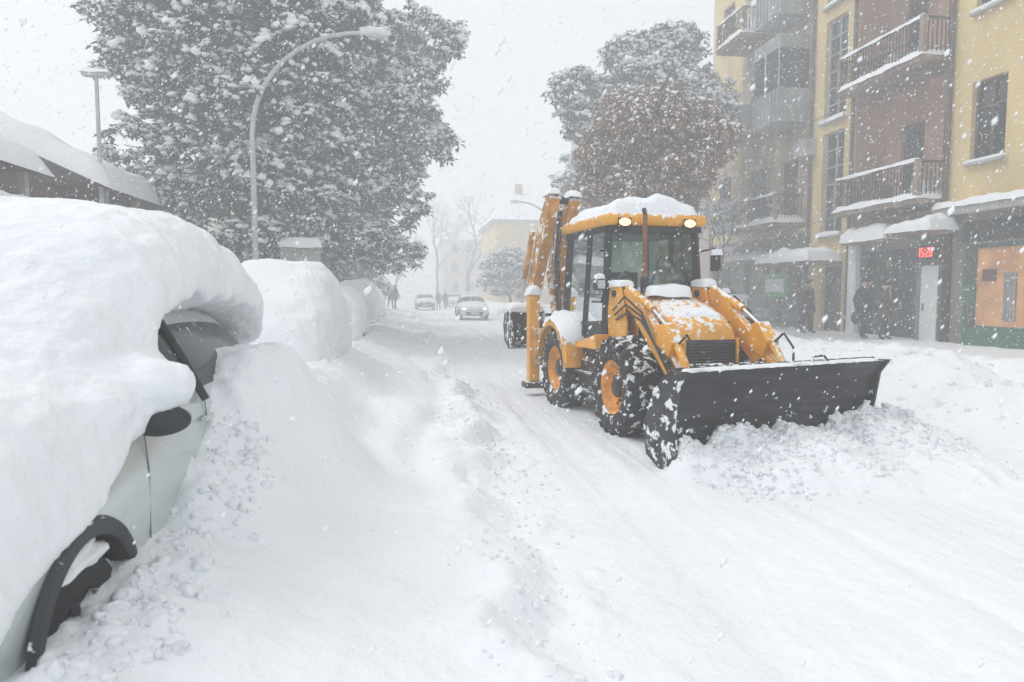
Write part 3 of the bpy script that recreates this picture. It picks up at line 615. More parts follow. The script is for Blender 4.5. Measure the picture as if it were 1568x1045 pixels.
# ------------------------------------------------------------ people
def person(name,loc,rz,h=1.74,coat=COAT,stride=.14,bag=False,lean=0.):
    E=empty(name,loc,rz)
    s=h/1.74
    J=[(0,0,.95,.135,.115),(0,0,1.12,.14,.115),(0,-.01,1.32,.17,.12),(0,0,1.45,.10,.08),(0,0,1.53,.055,.055),(0,-.02,1.66,.085,.10),(0,-.02,1.74,.05,.06)]
    Ed=[(0,1),(1,2),(2,3),(3,4),(4,5),(5,6)]
    for sd in(-1,1):
        o=len(J); st=stride*sd
        J+=[(sd*.10,0,.88,.10,.10),(sd*.11,-st*.6,.50,.07,.07),(sd*.11,-st+.03,.10,.05,.05),(sd*.12,-st-.12,.05,.045,.04)]
        Ed+=[(0,o),(o,o+1),(o+1,o+2),(o+2,o+3)]
        o=len(J)
        J+=[(sd*.20,0,1.40,.07,.07),(sd*.27,.02+st*.4,1.12,.055,.055),(sd*.26,-.08+st*.6,.90,.04,.04),(sd*.26,-.11+st*.6,.82,.035,.022)]
        Ed+=[(3,o),(o,o+1),(o+1,o+2),(o+2,o+3)]
        hnd=o+3
        for k in range(4):
            o=len(J); dy=-.03+.02*k; J+=[(sd*.26,-.12+st*.6+dy,.775,.009,.009),(sd*.25,-.125+st*.6+dy,.735+.006*abs(k-1.5),.008,.008)]; Ed+=[(hnd,o),(o,o+1)]
        o=len(J); J.append((sd*.235,-.17+st*.6,.79,.01,.01)); Ed.append((hnd,o))
    me=bpy.data.meshes.new('p'); me.from_pydata([(x*s,y*s+lean*(z-.9 if z>.9 else 0),z*s) for x,y,z,_,_ in J],Ed,[])
    o=bpy.data.objects.new('p',me); COL.objects.link(o); sk=o.modifiers.new('k','SKIN'); sk.use_smooth_shade=True
    for i,j in enumerate(J): me.skin_vertices[0].data[i].radius=(j[3]*s,j[4]*s)
    me.skin_vertices[0].data[0].use_root=True
    sb=o.modifiers.new('s','SUBSURF'); sb.levels=1; sb.render_levels=1
    dg=bpy.context.evaluated_depsgraph_get(); nm=bpy.data.meshes.new_from_object(o.evaluated_get(dg)); bpy.data.objects.remove(o)
    for m in(coat,PANTS,SKIN): nm.materials.append(m)
    for p in nm.polygons:
        z=p.center.z/s; p.material_index=0 if .72<z<1.53 else (2 if z>=1.53 else 1); p.use_smooth=True
    ob=bpy.data.objects.new('figure',nm); link(ob,E)
    b=MB()
    b.tube([(0,0,1.2*s),(0,0,.98*s),(0,0,.70*s)],[.165*s,.19*s,.215*s],coat,n=16); 
    b.blob((0,-.01*s+lean*.8,1.71*s),(.105*s,.12*s,.085*s),COAT,amp=.05,n=8); b.blob((0,-.115*s+lean*.8,1.645*s),(.014,.022,.022),SKIN,amp=0,n=6)
    if bag: b.blob((.3,0,.62),(.07,.16,.2),COAT2,amp=.1,n=8)
    b.obj('coat_and_hat',E,smooth=60)
def gz(x,y): return float(H(x,y))-.02
person('pedestrian',(13.0,20.7,gz(13.0,20.7)),R(20),1.74,COAT,.1)
person('pedestrian',(13.4,21.5,gz(13.4,21.5)),R(-20),1.8,COAT2,.1)
person('pedestrian',(13.2,18.2,gz(13.2,18.2)),R(100),1.78,COAT,.16,bag=True)
person('pedestrian',(13.5,17.7,gz(13.5,17.7)),R(60),1.66,COAT2,.1)
person('pedestrian',(13.0,26.2,gz(13,26.2)),R(10),1.7,COAT,.12)
for (x,y,c) in [(3.6,66,COAT),(3.0,67,COAT2),(-.9,52,COAT),(-1.3,54,COAT2)]:
    person('pedestrian',(x,y,gz(x,y)),R(random.uniform(-40,200)),1.75,c,.15)

# ------------------------------------------------------------ buildings
def facade(b,O,U,N,u0,u1,z0,z1,ops,wall,depth=.2,frame=FRAME,glass=WGL):
    O=Vector(O);U=Vector(U);N=Vector(N)
    P=lambda u,v,d=0.: tuple(O+U*u+Vector((0,0,v))-N*d)
    us=sorted(set([u0,u1]+[o[0] for o in ops]+[o[1] for o in ops])); zs=sorted(set([z0,z1]+[o[2] for o in ops]+[o[3] for o in ops]))
    us=[u for u in us if u0<=u<=u1]; zs=[z for z in zs if z0<=z<=z1]
    for i in range(len(us)-1):
        for j in range(len(zs)-1):
            cu=(us[i]+us[i+1])/2; cz=(zs[j]+zs[j+1])/2
            if any(o[0]<cu<o[1] and o[2]<cz<o[3] for o in ops): continue
            b.add([P(us[i],zs[j]),P(us[i+1],zs[j]),P(us[i+1],zs[j+1]),P(us[i],zs[j+1])],[(0,1,2,3)],wall)
    def bx(a0,a1,c0,c1,d0,d1,m):
        V=[P(a,c,d) for a in(a0,a1) for c in(c0,c1) for d in(d0,d1)]
        b.add(V,[(0,1,3,2),(4,6,7,5),(0,4,5,1),(2,3,7,6),(0,2,6,4),(1,5,7,3)],m)
    for n_,o in enumerate(ops):
        a0,a1,c0,c1=o[:4]; kind=o[4] if len(o)>4 else 'w'
        for (p,q) in [((a0,c0),(a1,c0)),((a1,c0),(a1,c1)),((a1,c1),(a0,c1)),((a0,c1),(a0,c0))]:
            b.add([P(*p),P(*q),P(*q,depth),P(*p,depth)],[(0,1,2,3)],wall)
        g=SHOPG if kind=='s' else (ORG if kind=='o' else glass)
        b.add([P(a0,c0,depth),P(a1,c0,depth),P(a1,c1,depth),P(a0,c1,depth)],[(0,1,2,3)],g)
        if kind=='w' and n_%3!=1:
            w=(a1-a0)*random.uniform(.15,.3); b.add([P(a0,c0,depth-.008),P(a0+w,c0,depth-.008),P(a0+w,c1,depth-.008),P(a0,c1,depth-.008)],[(0,1,2,3)],CURT)
        fm={'o':GREENF,'s':RAIL,'g':STONE}.get(kind,frame); t=.06 if kind!='o' else .1; d0,d1=depth-.07,depth-.012
        bx(a0,a1,c0,c0+t,d0,d1,fm); bx(a0,a1,c1-t,c1,d0,d1,fm); bx(a0,a0+t,c0+t,c1-t,d0,d1,fm); bx(a1-t,a1,c0+t,c1-t,d0,d1,fm)
        if kind=='g':
            nu=2; nz=max(3,int((c1-c0)/.55))
        elif kind=='w': nu=2; nz=1
        elif kind=='s': nu=max(1,int((a1-a0)/1.2)); nz=1
        else: nu=1;nz=1
        for k in range(1,nu): u=a0+(a1-a0)*k/nu; bx(u-.025,u+.025,c0+t,c1-t,d0+.01,d1,fm)
        for k in range(1,nz): z=c0+(c1-c0)*k/nz; bx(a0+t,a1-t,z-.02,z+.02,d0+.014,d1,fm)
        if kind=='w':
            z=c0+(c1-c0)*.68; bx(a0+t,a1-t,z-.025,z+.025,d0+.014,d1,fm)
            bx(a0-.08,a1+.08,c0-.07,c0-.002,-.14,.0,STONE)
            bx(a0-.06,a1+.06,c0,c0+.07,-.12,.02,SNOW)
        if kind=='s':
            for k in range(int((a1-a0)*2.5)):
                u=random.uniform(a0+.15,a1-.5); z=random.uniform(c0+.2,c1-.5); ww=random.uniform(.12,.4); hh=random.uniform(.1,.45)
                b.add([P(u,z,depth-.006),P(u+ww,z,depth-.006),P(u+ww,z+hh,depth-.006),P(u,z+hh,depth-.006)],[(0,1,2,3)],random.choice([STONE,CURT,CURT,BROWN,GREENS,WGL]))
def balcony(b,x0,x1,y0,y1,z,kind='rail',snow=.16,seed=0):
    b.bb(x0,x1,y0,y1,z-.16,z,CONC)
    if kind=='rail':
        for y in np.arange(y0+.04,y1,.13): b.bb(x0+.03,x0+.055,y,y+.025,z,z+.95,RAIL)
        for x in np.arange(x0+.04,x1-.05,.13):
            for y in(y0+.03,y1-.055): b.bb(x,x+.025,y,y+.025,z,z+.95,RAIL)
        b.bb(x0+.02,x0+.07,y0+.02,y1-.02,z+.95,z+1.0,RAIL); b.bb(x0+.07,x1,y0+.02,y0+.07,z+.95,z+1.0,RAIL); b.bb(x0+.07,x1,y1-.07,y1-.02,z+.95,z+1.0,RAIL)
        b.bb(x0+.022,x0+.068,y0+.16,y1-.16,z+.45,z+.49,RAIL)
        for k in range(6):
            yy=y0+.4+(y1-y0-.8)*k/5; b.lathe([(.10,-.01),(.12,0),(.10,.01)],(0,0,0),RAIL,12)
            for i in range(len(b.v)-36,len(b.v)): x,a,zz=b.v[i]; b.v[i]=(x0+.02+a,yy+x,z+.7+zz)
        for y in(y0,y1-.14): b.bb(x0-.01,x0+.13,y,y+.14,z+.001,z+1.02,CONC)
        b.snow(x0-.01,x0+.12,y0,y1,z+1.0,.07,cell=.06,seed=seed+3)
    else:
        b.bb(x0,x0+.08,y0,y1,z,z+1.0,BAL); b.bb(x0+.08,x1,y0,y0+.08,z,z+1.0,BAL); b.bb(x0+.08,x1,y1-.08,y1,z,z+1.0,BAL)
        b.snow(x0-.03,x0+.2,y0,y1,z+1.0,.16,cell=.08,seed=seed+3)
    b.snow(x0-.06,x1,y0-.04,y1+.04,z+.003,snow,cell=.1,seed=seed)
    for k in range(3):
        yy=random.uniform(y0+.3,y1-.8); b.bb(x1-.7,x1-.3,yy,yy+.4,z+.05,z+random.uniform(.4,.8),random.choice([WHT,BROWN,STONE]))
E=empty('yellow_apartment_building'); X0=14.5; N=(-1,0,0);U=(0,1,0);O=(X0,0,0)
b=MB(); FL=[5.05,8.85,12.65]
ops=[(15.0,16.06,z,z+2.05) for z in FL]+[(11.6,12.9,z,z+2.05) for z in FL]+[(8.6,9.7,z,z+2.05) for z in FL]
facade(b,O,U,N,6.,16.8,3.9,16.2,ops,YW)
facade(b,O,U,N,6.,16.45,0,3.9,[(13.0,15.9,.75,2.95,'o'),(9.4,12.6,.6,2.95,'s')],SHOPW,depth=.16)
b.bb(X0-.03,X0-.005,12.9,16.0,.25,.74,GREENF); b.bb(X0-.04,X0-.005,12.9,16.1,3.02,3.55,BLK)
for yy,zz,ww,hh in((13.6,1.5,.5,.7),(14.6,1.0,.35,1.2),(15.2,2.0,.4,.3)): b.bb(X0+.12,X0+.15,yy,yy+ww,zz,zz+hh,random.choice([BROWN,CURT]))
b.bb(X0-.30,X0-.002,6,16.9,3.75,3.98,STONE); b.snow(X0-.36,X0,6,16.95,3.98,.16)
b.bb(X0-.05,X0-.006,15.92,16.02,.75,3.0,GREENF)
facade(b,O,U,N,20.7,23.2,0,16.2,[(21.3,22.5,3.7,7.2,'g'),(21.3,22.5,7.6,11.0,'g'),(21.3,22.5,11.5,15,'g'),(21.2,22.3,.3,2.6,'s')],YW,frame=FRAMEW)
for z in(3.7,7.6,11.5): b.bb(X0-.14,X0-.002,21.2,22.6,z-.1,z-.002,STONE); b.snow(X0-.16,X0,21.2,22.6,z-.003,.1)
opsD=[]
for z in(4.5,8.3,12.1): opsD+=[(26.3,27.7,z,z+2.3),(24.0,25.2,z,z+2.2)]
facade(b,O,U,N,23.2,28.5,3.9,16.2,opsD,GREYW)
facade(b,O,U,N,23.2,31.5,0,3.9,[(23.6,25.4,.5,2.9,'s'),(25.9,28.0,.4,2.9,'s'),(28.8,31.0,.5,2.8,'s')],SHOPW,depth=.16)
facade(b,O,U,N,28.5,31.5,3.9,16.2,[(29.4,30.5,z,z+1.9) for z in FL],YW)
facade(b,(X0,31.5,0),(1,0,0),(0,1,0),0,11,0,16.2,[],YW2)
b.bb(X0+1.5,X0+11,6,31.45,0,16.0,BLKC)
b.obj('walls',E)
b=MB(); XB=15.5
ops=[]
for z in(4.2,8.0,11.8): ops+=[(17.35,18.15,z+.2,z+2.7),(18.9,19.9,z+.2,z+2.7)]
facade(b,(XB,0,0),U,N,16.8,20.7,3.9,16.2,ops,TERR)
for y in(16.802,20.698): b.add([(X0,y,3.9),(XB,y,3.9),(XB,y,16.2),(X0,y,16.2)],[(0,1,2,3)],TERR)
facade(b,O,U,N,16.45,20.7,0,3.9,[(17.75,20.2,.3,3.0,'s')],SHOPW,depth=.25)
b.bb(X0-.10,X0-.005,16.75,17.45,.25,2.45,WHT); b.bb(X0-.13,X0-.10,16.8,17.4,.3,2.4,WHT); b.bb(X0-.15,X0-.13,17.28,17.32,1.2,1.4,BLKC)
b.bb(X0-.16,X0-.006,20.25,20.65,.0,3.6,WHT); b.bb(X0-.10,X0-.004,16.47,16.7,0,3.6,BLK)
b.bb(X0-.02,X0+1.0,16.81,20.69,3.7,3.9,CONC)
b.bb(X0-.26,X0-.12,16.85,17.5,2.62,3.02,BLKC)
b.obj('recessed_bay',E)
seg={'1':'bc','2':'abged','5':'afgcd','8':'abcdefg','0':'abcdef'}
b=MB(); y=17.42
for ch in '15:28':
    if ch==':':
        for z in(2.76,2.88): b.bb(X0-.275,X0-.262,y-.03,y,z-.012,z+.012,LEDR)
        y-=.07; continue
    w=.085;h=.12; t=.02; zc=2.82
    S={'a':(0,w,h-t,h),'g':(0,w,-t/2,t/2),'d':(0,w,-h,-h+t),'b':(w-t,w,0,h),'c':(w-t,w,-h,0),'f':(0,t,0,h),'e':(0,t,-h,0)}
    for s in seg[ch]:
        a0,a1,c0,c1=S[s]; b.bb(X0-.275,X0-.262,y-a1,y-a0,zc+c0,zc+c1,LEDR)
    y-=.125
b.obj('led_clock',E)
b=MB()
balcony(b,13.7,15.3,16.9,20.6,4.3,'rail',seed=2); balcony(b,13.7,15.3,16.9,20.6,8.1,'rail',seed=5); balcony(b,13.7,15.3,16.9,20.6,11.9,'rail',seed=8)
b.bb(13.6,X0-.01,16.3,17.9,3.28,3.4,CONC); b.snow(13.5,X0,16.2,18.0,3.4,.34,seed=3); b.bb(13.9,X0-.01,18.4,20.4,3.2,3.32,CONC); b.snow(13.8,X0,18.3,20.5,3.32,.4,seed=6)
b.bb(13.3,X0-.01,21.2,24.6,2.65,2.80,CONC); b.snow(13.15,X0,21.1,24.7,2.8,.42,seed=12)
b.bb(13.8,X0-.01,25.6,28.4,2.95,3.05,CONC); b.snow(13.7,X0,25.5,28.5,3.05,.3,seed=14)
for z in(8.1,11.9):
    b.bb(13.35,X0-.01,23.5,25.4,z-.2,z+2.9,BAL); b.bb(13.33,13.349,23.6,25.3,z+1.0,z+2.4,WGL); b.bb(13.30,13.33,24.4,24.46,z+.95,z+2.45,FRAMEW)
    for y in np.arange(23.5,25.4,.24): b.bb(13.31,13.348,y,y+.05,z-.2,z+.95,BAL)
    b.bb(13.36,X0-.02,23.48,23.499,z+1.0,z+2.4,WGL)
for i,z in enumerate((4.3,8.1,11.9)): balcony(b,13.1,X0,25.9,28.2,z,'panel' if i==1 else 'rail',seed=20+i,snow=.3)
balcony(b,13.3,X0,23.5,25.4,4.3,'rail',seed=30,snow=.3)
b.obj('balconies_and_canopies',E)
b=MB()
for y in(20.78,23.12,16.72): b.tube([(X0-.09,y,16),(X0-.09,y,4.3),(X0-.09,y,.4)],.06,FRAME,n=8)
b.bb(X0-.4,X0-.005,22.9,23.7,6.6,7.15,STONE); b.bb(X0-.4,X0-.005,28.3,29.1,5,5.55,WHT)
b.tube([(X0-.05,20.9,7.9),(X0-.4,24,7.6),(X0-.3,29,8.2)],.012,BLKC,n=4); b.tube([(X0-.05,21,4.3),(X0-.5,25,3.9),(X0-.2,30,4.4)],.012,BLKC,n=4)
b.obj('downpipes_and_cables',E,smooth=60)
b=MB()
b.bb(13.9,X0+11.5,6,31.9,16.2,16.45,STONE)
b.add([(13.8,5.9,16.45),(13.8,32,16.45),(20,32,19.3),(20,5.9,19.3),(26,32,16.45),(26,5.9,16.45)],[(0,1,2,3),(3,2,4,5),(1,4,2),(0,3,5)],TILE)
b.bb(16.5,17.3,27,28,17,20.,TERR)
b.obj('roof',E)
E=empty('shop_sign'); b=MB(); b.bb(12.6,12.66,25.4,26.9,2.9,3.4,WHT); b.bb(12.585,12.599,25.55,26.5,3.07,3.15,SIGNR); b.bb(12.585,12.599,25.55,26.75,3.21,3.29,SIGNR); b.tube([(12.66,25.6,3.3),(14.4,25.6,3.5)],.02,RAIL,n=6); b.tube([(12.66,26.7,3.3),(14.4,26.7,3.5)],.02,RAIL,n=6); b.snow(12.57,12.69,25.4,26.9,3.4,.08,cell=.05); b.obj('board',E)
E=empty('shop_sign'); b=MB(); b.bb(13.9,13.96,23.6,25.2,1.5,2.4,GREENS); b.bb(13.885,13.899,23.75,25.05,1.7,2.2,WHT); b.bb(13.96,14.45,24.3,24.4,2.2,2.3,RAIL); b.obj('board',E)
E=empty('advertising_stand'); b=MB(); b.bb(12.2,12.9,24.6,24.75,.35,1.5,WHT); b.bb(12.3,12.8,24.58,24.599,.6,1.35,STONE); b.snow(12.15,12.95,24.5,24.85,1.5,.1,cell=.06); b.obj('panel',E)
E=empty('pink_apartment_building'); b=MB()
ops=[]
for z in(4.6,8.0,11.4):
    for y in np.arange(43,60,2.6): ops.append((y,y+1.1,z,z+1.8))
sh=[(y,y+2.2,.6,2.9,'s') for y in np.arange(43,58,3.2)]
facade(b,O,U,N,41,60,0,15,ops+sh,PINK,depth=.15)
facade(b,(X0,41,0),(1,0,0),(0,-1,0),0,11,0,15,[(x,x+1.1,z,z+1.8) for x in(1.5,5,8) for z in(4.6,8,11.4)],PINK,depth=.15)
b.bb(X0-.4,X0+11.4,40.6,60.4,15,15.3,STONE)
b.add([(X0-.5,40.5,15.3),(X0-.5,60.5,15.3),(X0+5.5,57,18),(X0+5.5,44,18),(X0+11.5,60.5,15.3),(X0+11.5,40.5,15.3)],[(0,1,2,3),(3,2,4,5),(1,4,2),(0,3,5)],SNOW)
for z in(4.3,7.7,11.1): balcony(b,X0-1.0,X0,46,49,z,'panel',seed=3); balcony(b,X0-1.,X0,52,55,z,'panel',seed=4)
b.obj('walls',E)
def house(name,x0,x1,y0,y1,h,hr,wall,ax='x'):
    E=empty(name); b=MB()
    L=x1-x0; ops=[(u,u+1.1,z,z+1.6) for u in np.arange(1.2,L-1.5,2.4) for z in np.arange(1.6,h-1.8,3.1)]
    facade(b,(x0,y0,0),(1,0,0),(0,-1,0),0,L,0,h,ops,wall,depth=.15)
    D=y1-y0; ops=[(u,u+1.1,z,z+1.6) for u in np.arange(1.2,D-1.5,2.4) for z in np.arange(1.6,h-1.8,3.1)]
    facade(b,(x0,y0,0),(0,1,0),(-1,0,0),0,D,0,h,ops,wall,depth=.15)
    facade(b,(x1,y0,0),(0,1,0),(1,0,0),0,D,0,h,[],wall)
    e=.5; xm=(x0+x1)/2; ym=(y0+y1)/2
    if ax=='x': b.add([(x0-e,y0-e,h),(x1+e,y0-e,h),(x1-2.5,ym,hr),(x0+2.5,ym,hr),(x1+e,y1+e,h),(x0-e,y1+e,h)],[(0,1,2,3),(1,4,2),(3,2,4,5),(0,3,5)],SNOW)
    else:
        b.add([(x0-e,y0-e,h),(xm,y0-e,hr),(x1+e,y0-e,h),(x0-e,y1+e,h),(xm,y1+e,hr),(x1+e,y1+e,h)],[(0,1,4,3),(1,2,5,4)],SNOW)
        b.add([(x0,y0,h),(xm,y0,hr-.3),(x1,y0,h)],[(0,1,2)],wall)
    b.bb(x0-.4,x1+.4,y0-.4,y1+.4,h-.25,h-.01,STONE); b.bb(xm-2.2,xm-1.4,ym-.4,ym+.4,hr-1.5,hr+1.,TERR)
    b.obj('walls_and_roof',E)
house('yellow_house',9.3,20,72,86,9.2,13.0,YW,'x'); house('yellow_house',20.5,32,66,84,11,15,PINK,'y'); house('town_house',6,16,112,126,10,14,PINK,'x'); house('town_house',-30,-10,60,80,9,12,YW2,'x')
def pavilion(name,x0,x1,y0,y1,he,hr,colr,seed):
    E=empty(name); b=MB()
    D=y1-y0; facade(b,(x1,y0,0),(0,1,0),(1,0,0),0,D,0,he,[(u,u+1.6,1.2,2.9,'s') for u in np.arange(.6,D-1.8,2.1)],colr,depth=.15)
    facade(b,(x0,y0,0),(1,0,0),(0,-1,0),0,x1-x0,0,he,[(x1-x0-2.6,x1-x0-1.2,1.3,2.8,'s')],colr,depth=.15)
    xm=(x0+x1)/2; b.add([(x0,y0,he),(xm,y0,hr),(x1,y0,he)],[(0,1,2)],BROWN); b.add([(x0,y1,he),(xm,y1,hr),(x1,y1,he)],[(2,1,0)],BROWN)
    for yy in np.arange(y0+.4,y1,1.9): b.bb(x1+.75,x1+.9,yy,yy+.15,.4,he-.1,STONE)
    b.bb(x1-.1,x1+1.05,y0-.2,y1+.2,he-.16,he-.01,BROWN)
    b.add([(x0-1,y0-.3,he-.1),(xm,y0-.3,hr),(x1+1.1,y0-.3,he-.1),(x0-1,y1+.3,he-.1),(xm,y1+.3,hr),(x1+1.1,y1+.3,he-.1)],[(0,1,4,3),(1,2,5,4)],BROWN)
    b.bb(x1+.05,x1+1.6,y0+.3,y1-.3,3.3,3.36,BROWN); b.snow(x1+.05,x1+1.65,y0+.2,y1-.2,3.36,.16,seed=seed,cell=.12)
    b.obj('walls',E)
    b=MB(); n=40; V=[];F=[]; m=36
    for i in range(n+1):
        for j in range(m+1):
            x=x0-1.1+(x1-x0+2.35)*i/n; y=y0-.4+(y1-y0+.8)*j/m; d=min(x-(x0-1.1),(x1+1.25)-x,y-(y0-.4),(y1+.4)-y)
            z=hr-abs(x-xm)/(x1+1.1-xm)*(hr-he+.1); t=min(1,d/.35); th=.42*math.sqrt(max(0,1-(1-t)**2))*(1+.5*mn.noise(Vector((x*.8,y*.8,seed))))
            V.append((x,y,z+th+(0 if d>1e-4 else -.05)))
    for i in range(n):
        for j in range(m): a=i*(m+1)+j; F.append((a,a+m+1,a+m+2,a+1))
    b.add(V,F,SNOW); b.obj('roof_snow',E,smooth=80)
pavilion('market_pavilion',-17,-8.6,7.5,15.6,4.35,6.2,BROWN,1); pavilion('market_pavilion',-15,-7.9,17.2,23.0,4.3,6.4,BROWN,2)
E=empty('news_kiosk'); b=MB(); b.bb(-5.6,-4.6,14.0,15.0,.3,2.3,WHT); b.bb(-5.45,-4.75,13.98,13.999,1.1,2.0,WGL); b.bb(-5.75,-4.45,13.85,15.15,2.3,2.4,STONE); b.snow(-5.8,-4.4,13.8,15.2,2.4,.5,cell=.08); b.obj('booth',E)
E=empty('information_board'); b=MB()
for x in(-3.4,-2.5): b.tube([(x,20,.4),(x,20,3.0)],.05,STEEL,n=8)
b.bb(-3.5,-2.4,19.95,20.05,2.5,3.0,STONE); b.snow(-3.55,-2.35,19.8,20.2,3.0,.25,cell=.06); b.obj('board',E)

# ------------------------------------------------------------ street lamps
def lamp(x,y,h0,reach,rise,dirx=1):
    E=empty('street_lamp',(x,y,0)); b=MB(); z0=.3
    pts=[(0,0,z0),(0,0,h0*.5),(0,0,h0)]; rr=[.09,.078,.066]
    for k in range(1,11):
        t=k/10; a=t*math.pi/2
        pts.append((dirx*reach*(1-math.cos(a*.96))*.98,0,h0+rise*math.sin(a))); rr.append(.066-.018*t)
    b.tube(pts,rr,STEEL,n=10); ex,ez=pts[-1][0],pts[-1][2]
    b.blob((ex+dirx*.28,0,ez+.02),(.42,.14,.09),WHT,amp=.05,n=10); b.blob((ex+dirx*.32,0,ez-.04),(.26,.11,.07),LENS,amp=0,n=8)
    b.tube([(0,0,z0-.3),(0,0,z0+.9)],.12,STEEL,n=10)
    b.blob((ex+dirx*.25,0,ez+.1),(.36,.11,.05),SNOW,amp=.3,n=8); b.obj('pole',E,smooth=60)
lamp(-3.75,18.0,5.6,3.0,2.6); lamp(9.6,45,5.6,2.4,2.0,-1); lamp(-3.9,46,5.6,2.6,2.2)
E=empty('street_lamp',(-6.95,17.2,0)); b=MB(); b.tube([(0,0,.3),(0,0,6.7)],[.06,.045],STEEL,n=8); b.bb(-.28,.28,-.1,.1,6.62,6.72,STEEL); b.snow(-.3,.3,-.12,.12,6.72,.08,cell=.05); b.obj('pole',E)

# ------------------------------------------------------------ trees
def clump_templates(rs,k=10,leaves=22,cap=(3,6),cs=(.06,.15)):
    out=[]
    for t in range(k):
        V=[];F=[];M=[]
        for i in range(leaves):
            az=rs.uniform(0,6.283); el=rs.uniform(-.75,.75); c0=np.array([rs.uniform(-.18,.18),rs.uniform(-.18,.18),rs.uniform(-.14,.08)])
            d=np.array([math.cos(az)*math.cos(el),math.sin(az)*math.cos(el),math.sin(el)]); L=rs.uniform(.14,.25); W=rs.uniform(.035,.058)
            s=np.cross(d,[0,0,1]); s/=np.linalg.norm(s)+1e-6; up=np.cross(s,d)
            p=[c0,c0+d*L*.5+s*W+up*.02,c0+d*L-np.array([0,0,.05]),c0+d*L*.5-s*W+up*.02]
            o=len(V); V+=p; F+=[(o,o+1,o+2),(o,o+2,o+3)]; M+=[0,0]
        for i in range(rs.integers(*cap)):
            c=np.array([rs.uniform(-.24,.24),rs.uniform(-.24,.24),rs.uniform(-.02,.14)]); sz=rs.uniform(*cs)*np.array([1,rs.uniform(.45,1),rs.uniform(.35,.65)])
            a=rs.uniform(0,3.14); ca,sa=math.cos(a),math.sin(a)
            q=np.array([1+1.1*mn.noise(Vector(v)*1.5+Vector((t*3+i,0,0))) for v in IV1]); v=IV1*q[:,None]*sz; v=np.stack([v[:,0]*ca-v[:,1]*sa,v[:,0]*sa+v[:,1]*ca,v[:,2]],1)+c
            o=len(V); V+=list(v); F+=[tuple(f+o) for f in IF1]; M+=[1]*len(IF1)
        out.append((np.array(V),np.array(F),np.array(M)))
    return out
TPL=clump_templates(np.random.default_rng(3)); TPLB=clump_templates(np.random.default_rng(4),leaves=28,cap=(1,3),cs=(.05,.10))
def foliage(name,parent,P,S,mats,seed,TP):
    rs=np.random.default_rng(seed); VV=[];FF=[];MM=[];o=0
    which=rs.integers(0,len(TP),len(P))
    for t,(V,F,M) in enumerate(TP):
        idx=np.where(which==t)[0]; n=len(idx)
        if n==0: continue
        an=rs.uniform(0,6.28,n); c,s=np.cos(an)[:,None],np.sin(an)[:,None]
        X=V[None,:,0]*c-V[None,:,1]*s; Y=V[None,:,0]*s+V[None,:,1]*c; Z=np.repeat(V[None,:,2],n,0)
        W=np.stack([X,Y,Z],2)*S[idx][:,None,None]+P[idx][:,None,:]
        VV.append(W.reshape(-1,3)); FF.append((F[None]+(o+np.arange(n)*len(V))[:,None,None]).reshape(-1,3)); MM.append(np.tile(M,n)); o+=n*len(V)
    return npmesh(name,np.concatenate(VV),np.concatenate(FF),mats,np.concatenate(MM),smooth=False,parent=parent)
def tree(name,base,crown,rad,nl,nc,leaf=LEAF,seed=1,lr=(.9,1.5),trunk=.22,sc=(.8,1.3),kk=(.6,1.08),TP=None,extra=()):
    rs=np.random.default_rng(seed); E=empty(name,(0,0,0)); base=np.array(base);C=np.array(crown);Rd=np.array(rad)
    lob=[]
    for i in range(nl):
        z=1-2*(i+.5)/nl; a=i*2.39996+rs.uniform(-.5,.5); r=math.sqrt(1-z*z); d=np.array([r*math.cos(a),r*math.sin(a),z])
        k=rs.uniform(*kk); lr_=rs.uniform(*lr); lob.append((C+d*Rd*k-d*lr_*.3,lr_))
    for i in range(nl//4): lob.append((C+rs.uniform(-.45,.45,3)*Rd,rs.uniform(*lr)*1.2))
    for e in extra: lob.append((np.array(e[:3]),e[3]))
    P=[]
    cs=np.array([l[0] for l in lob]); rr=np.array([l[1] for l in lob]); w=rr**2/np.sum(rr**2)
    while len(P)<nc:
        i=rs.choice(len(lob),p=w); d=rs.normal(size=3); d/=np.linalg.norm(d); 
        if d[2]<-.2 and rs.random()<.5: d[2]*=-1
        p=cs[i]+d*rr[i]*rs.uniform(.6,1.1)*np.array([1.1,1.1,.72])
        q=(np.linalg.norm(p-cs,axis=1)/rr); 
        if np.sum(q<.55)>0 and rs.random()<.85: continue
        P.append(p)
    P=np.array(P); foliage('foliage',E,P,rs.uniform(sc[0],sc[1],nc),[leaf,SNOW],seed,TP or TPL)
    b=MB(); top=C+np.array([0,0,Rd[2]*.55]); mid=(base+C)/2+np.array([rs.uniform(-.2,.2),0,0])
    b.tube([base-np.array([0,0,.3]),base+(mid-base)*.5,mid,C,top],[trunk*1.35,trunk,trunk*.85,trunk*.55,trunk*.15],BARK,n=10)
    for c,r in lob:
        t=rs.uniform(.3,.9)
        s=base+(C-base)*rs.uniform(.35,.8) if c[2]<C[2] else C+(top-C)*t*.5
        m=(s+c)/2+rs.normal(size=3)*.15+np.array([0,0,-.1]); b.tube([s,m,c,c+(c-s)*.15],[trunk*.32,trunk*.2,trunk*.1,.01],BARK,n=6)
        for _ in range(3): e=c+rs.normal(size=3)*r*.5; b.tube([m,(m+e)/2+rs.normal(size=3)*.08,e],[trunk*.12,.02,.008],BARK,n=4)
    b.obj('trunk_and_limbs',E,smooth=60); return E
tree('magnolia_tree',(-4.6,21.5,.5),(-4.55,21.8,7.3),(3.15,3.2,5.6),40,4100,seed=2,sc=(.75,1.25),extra=[(-7.6,21.8,9.6,1.2),(-7.2,21.6,8.2,1.1)])
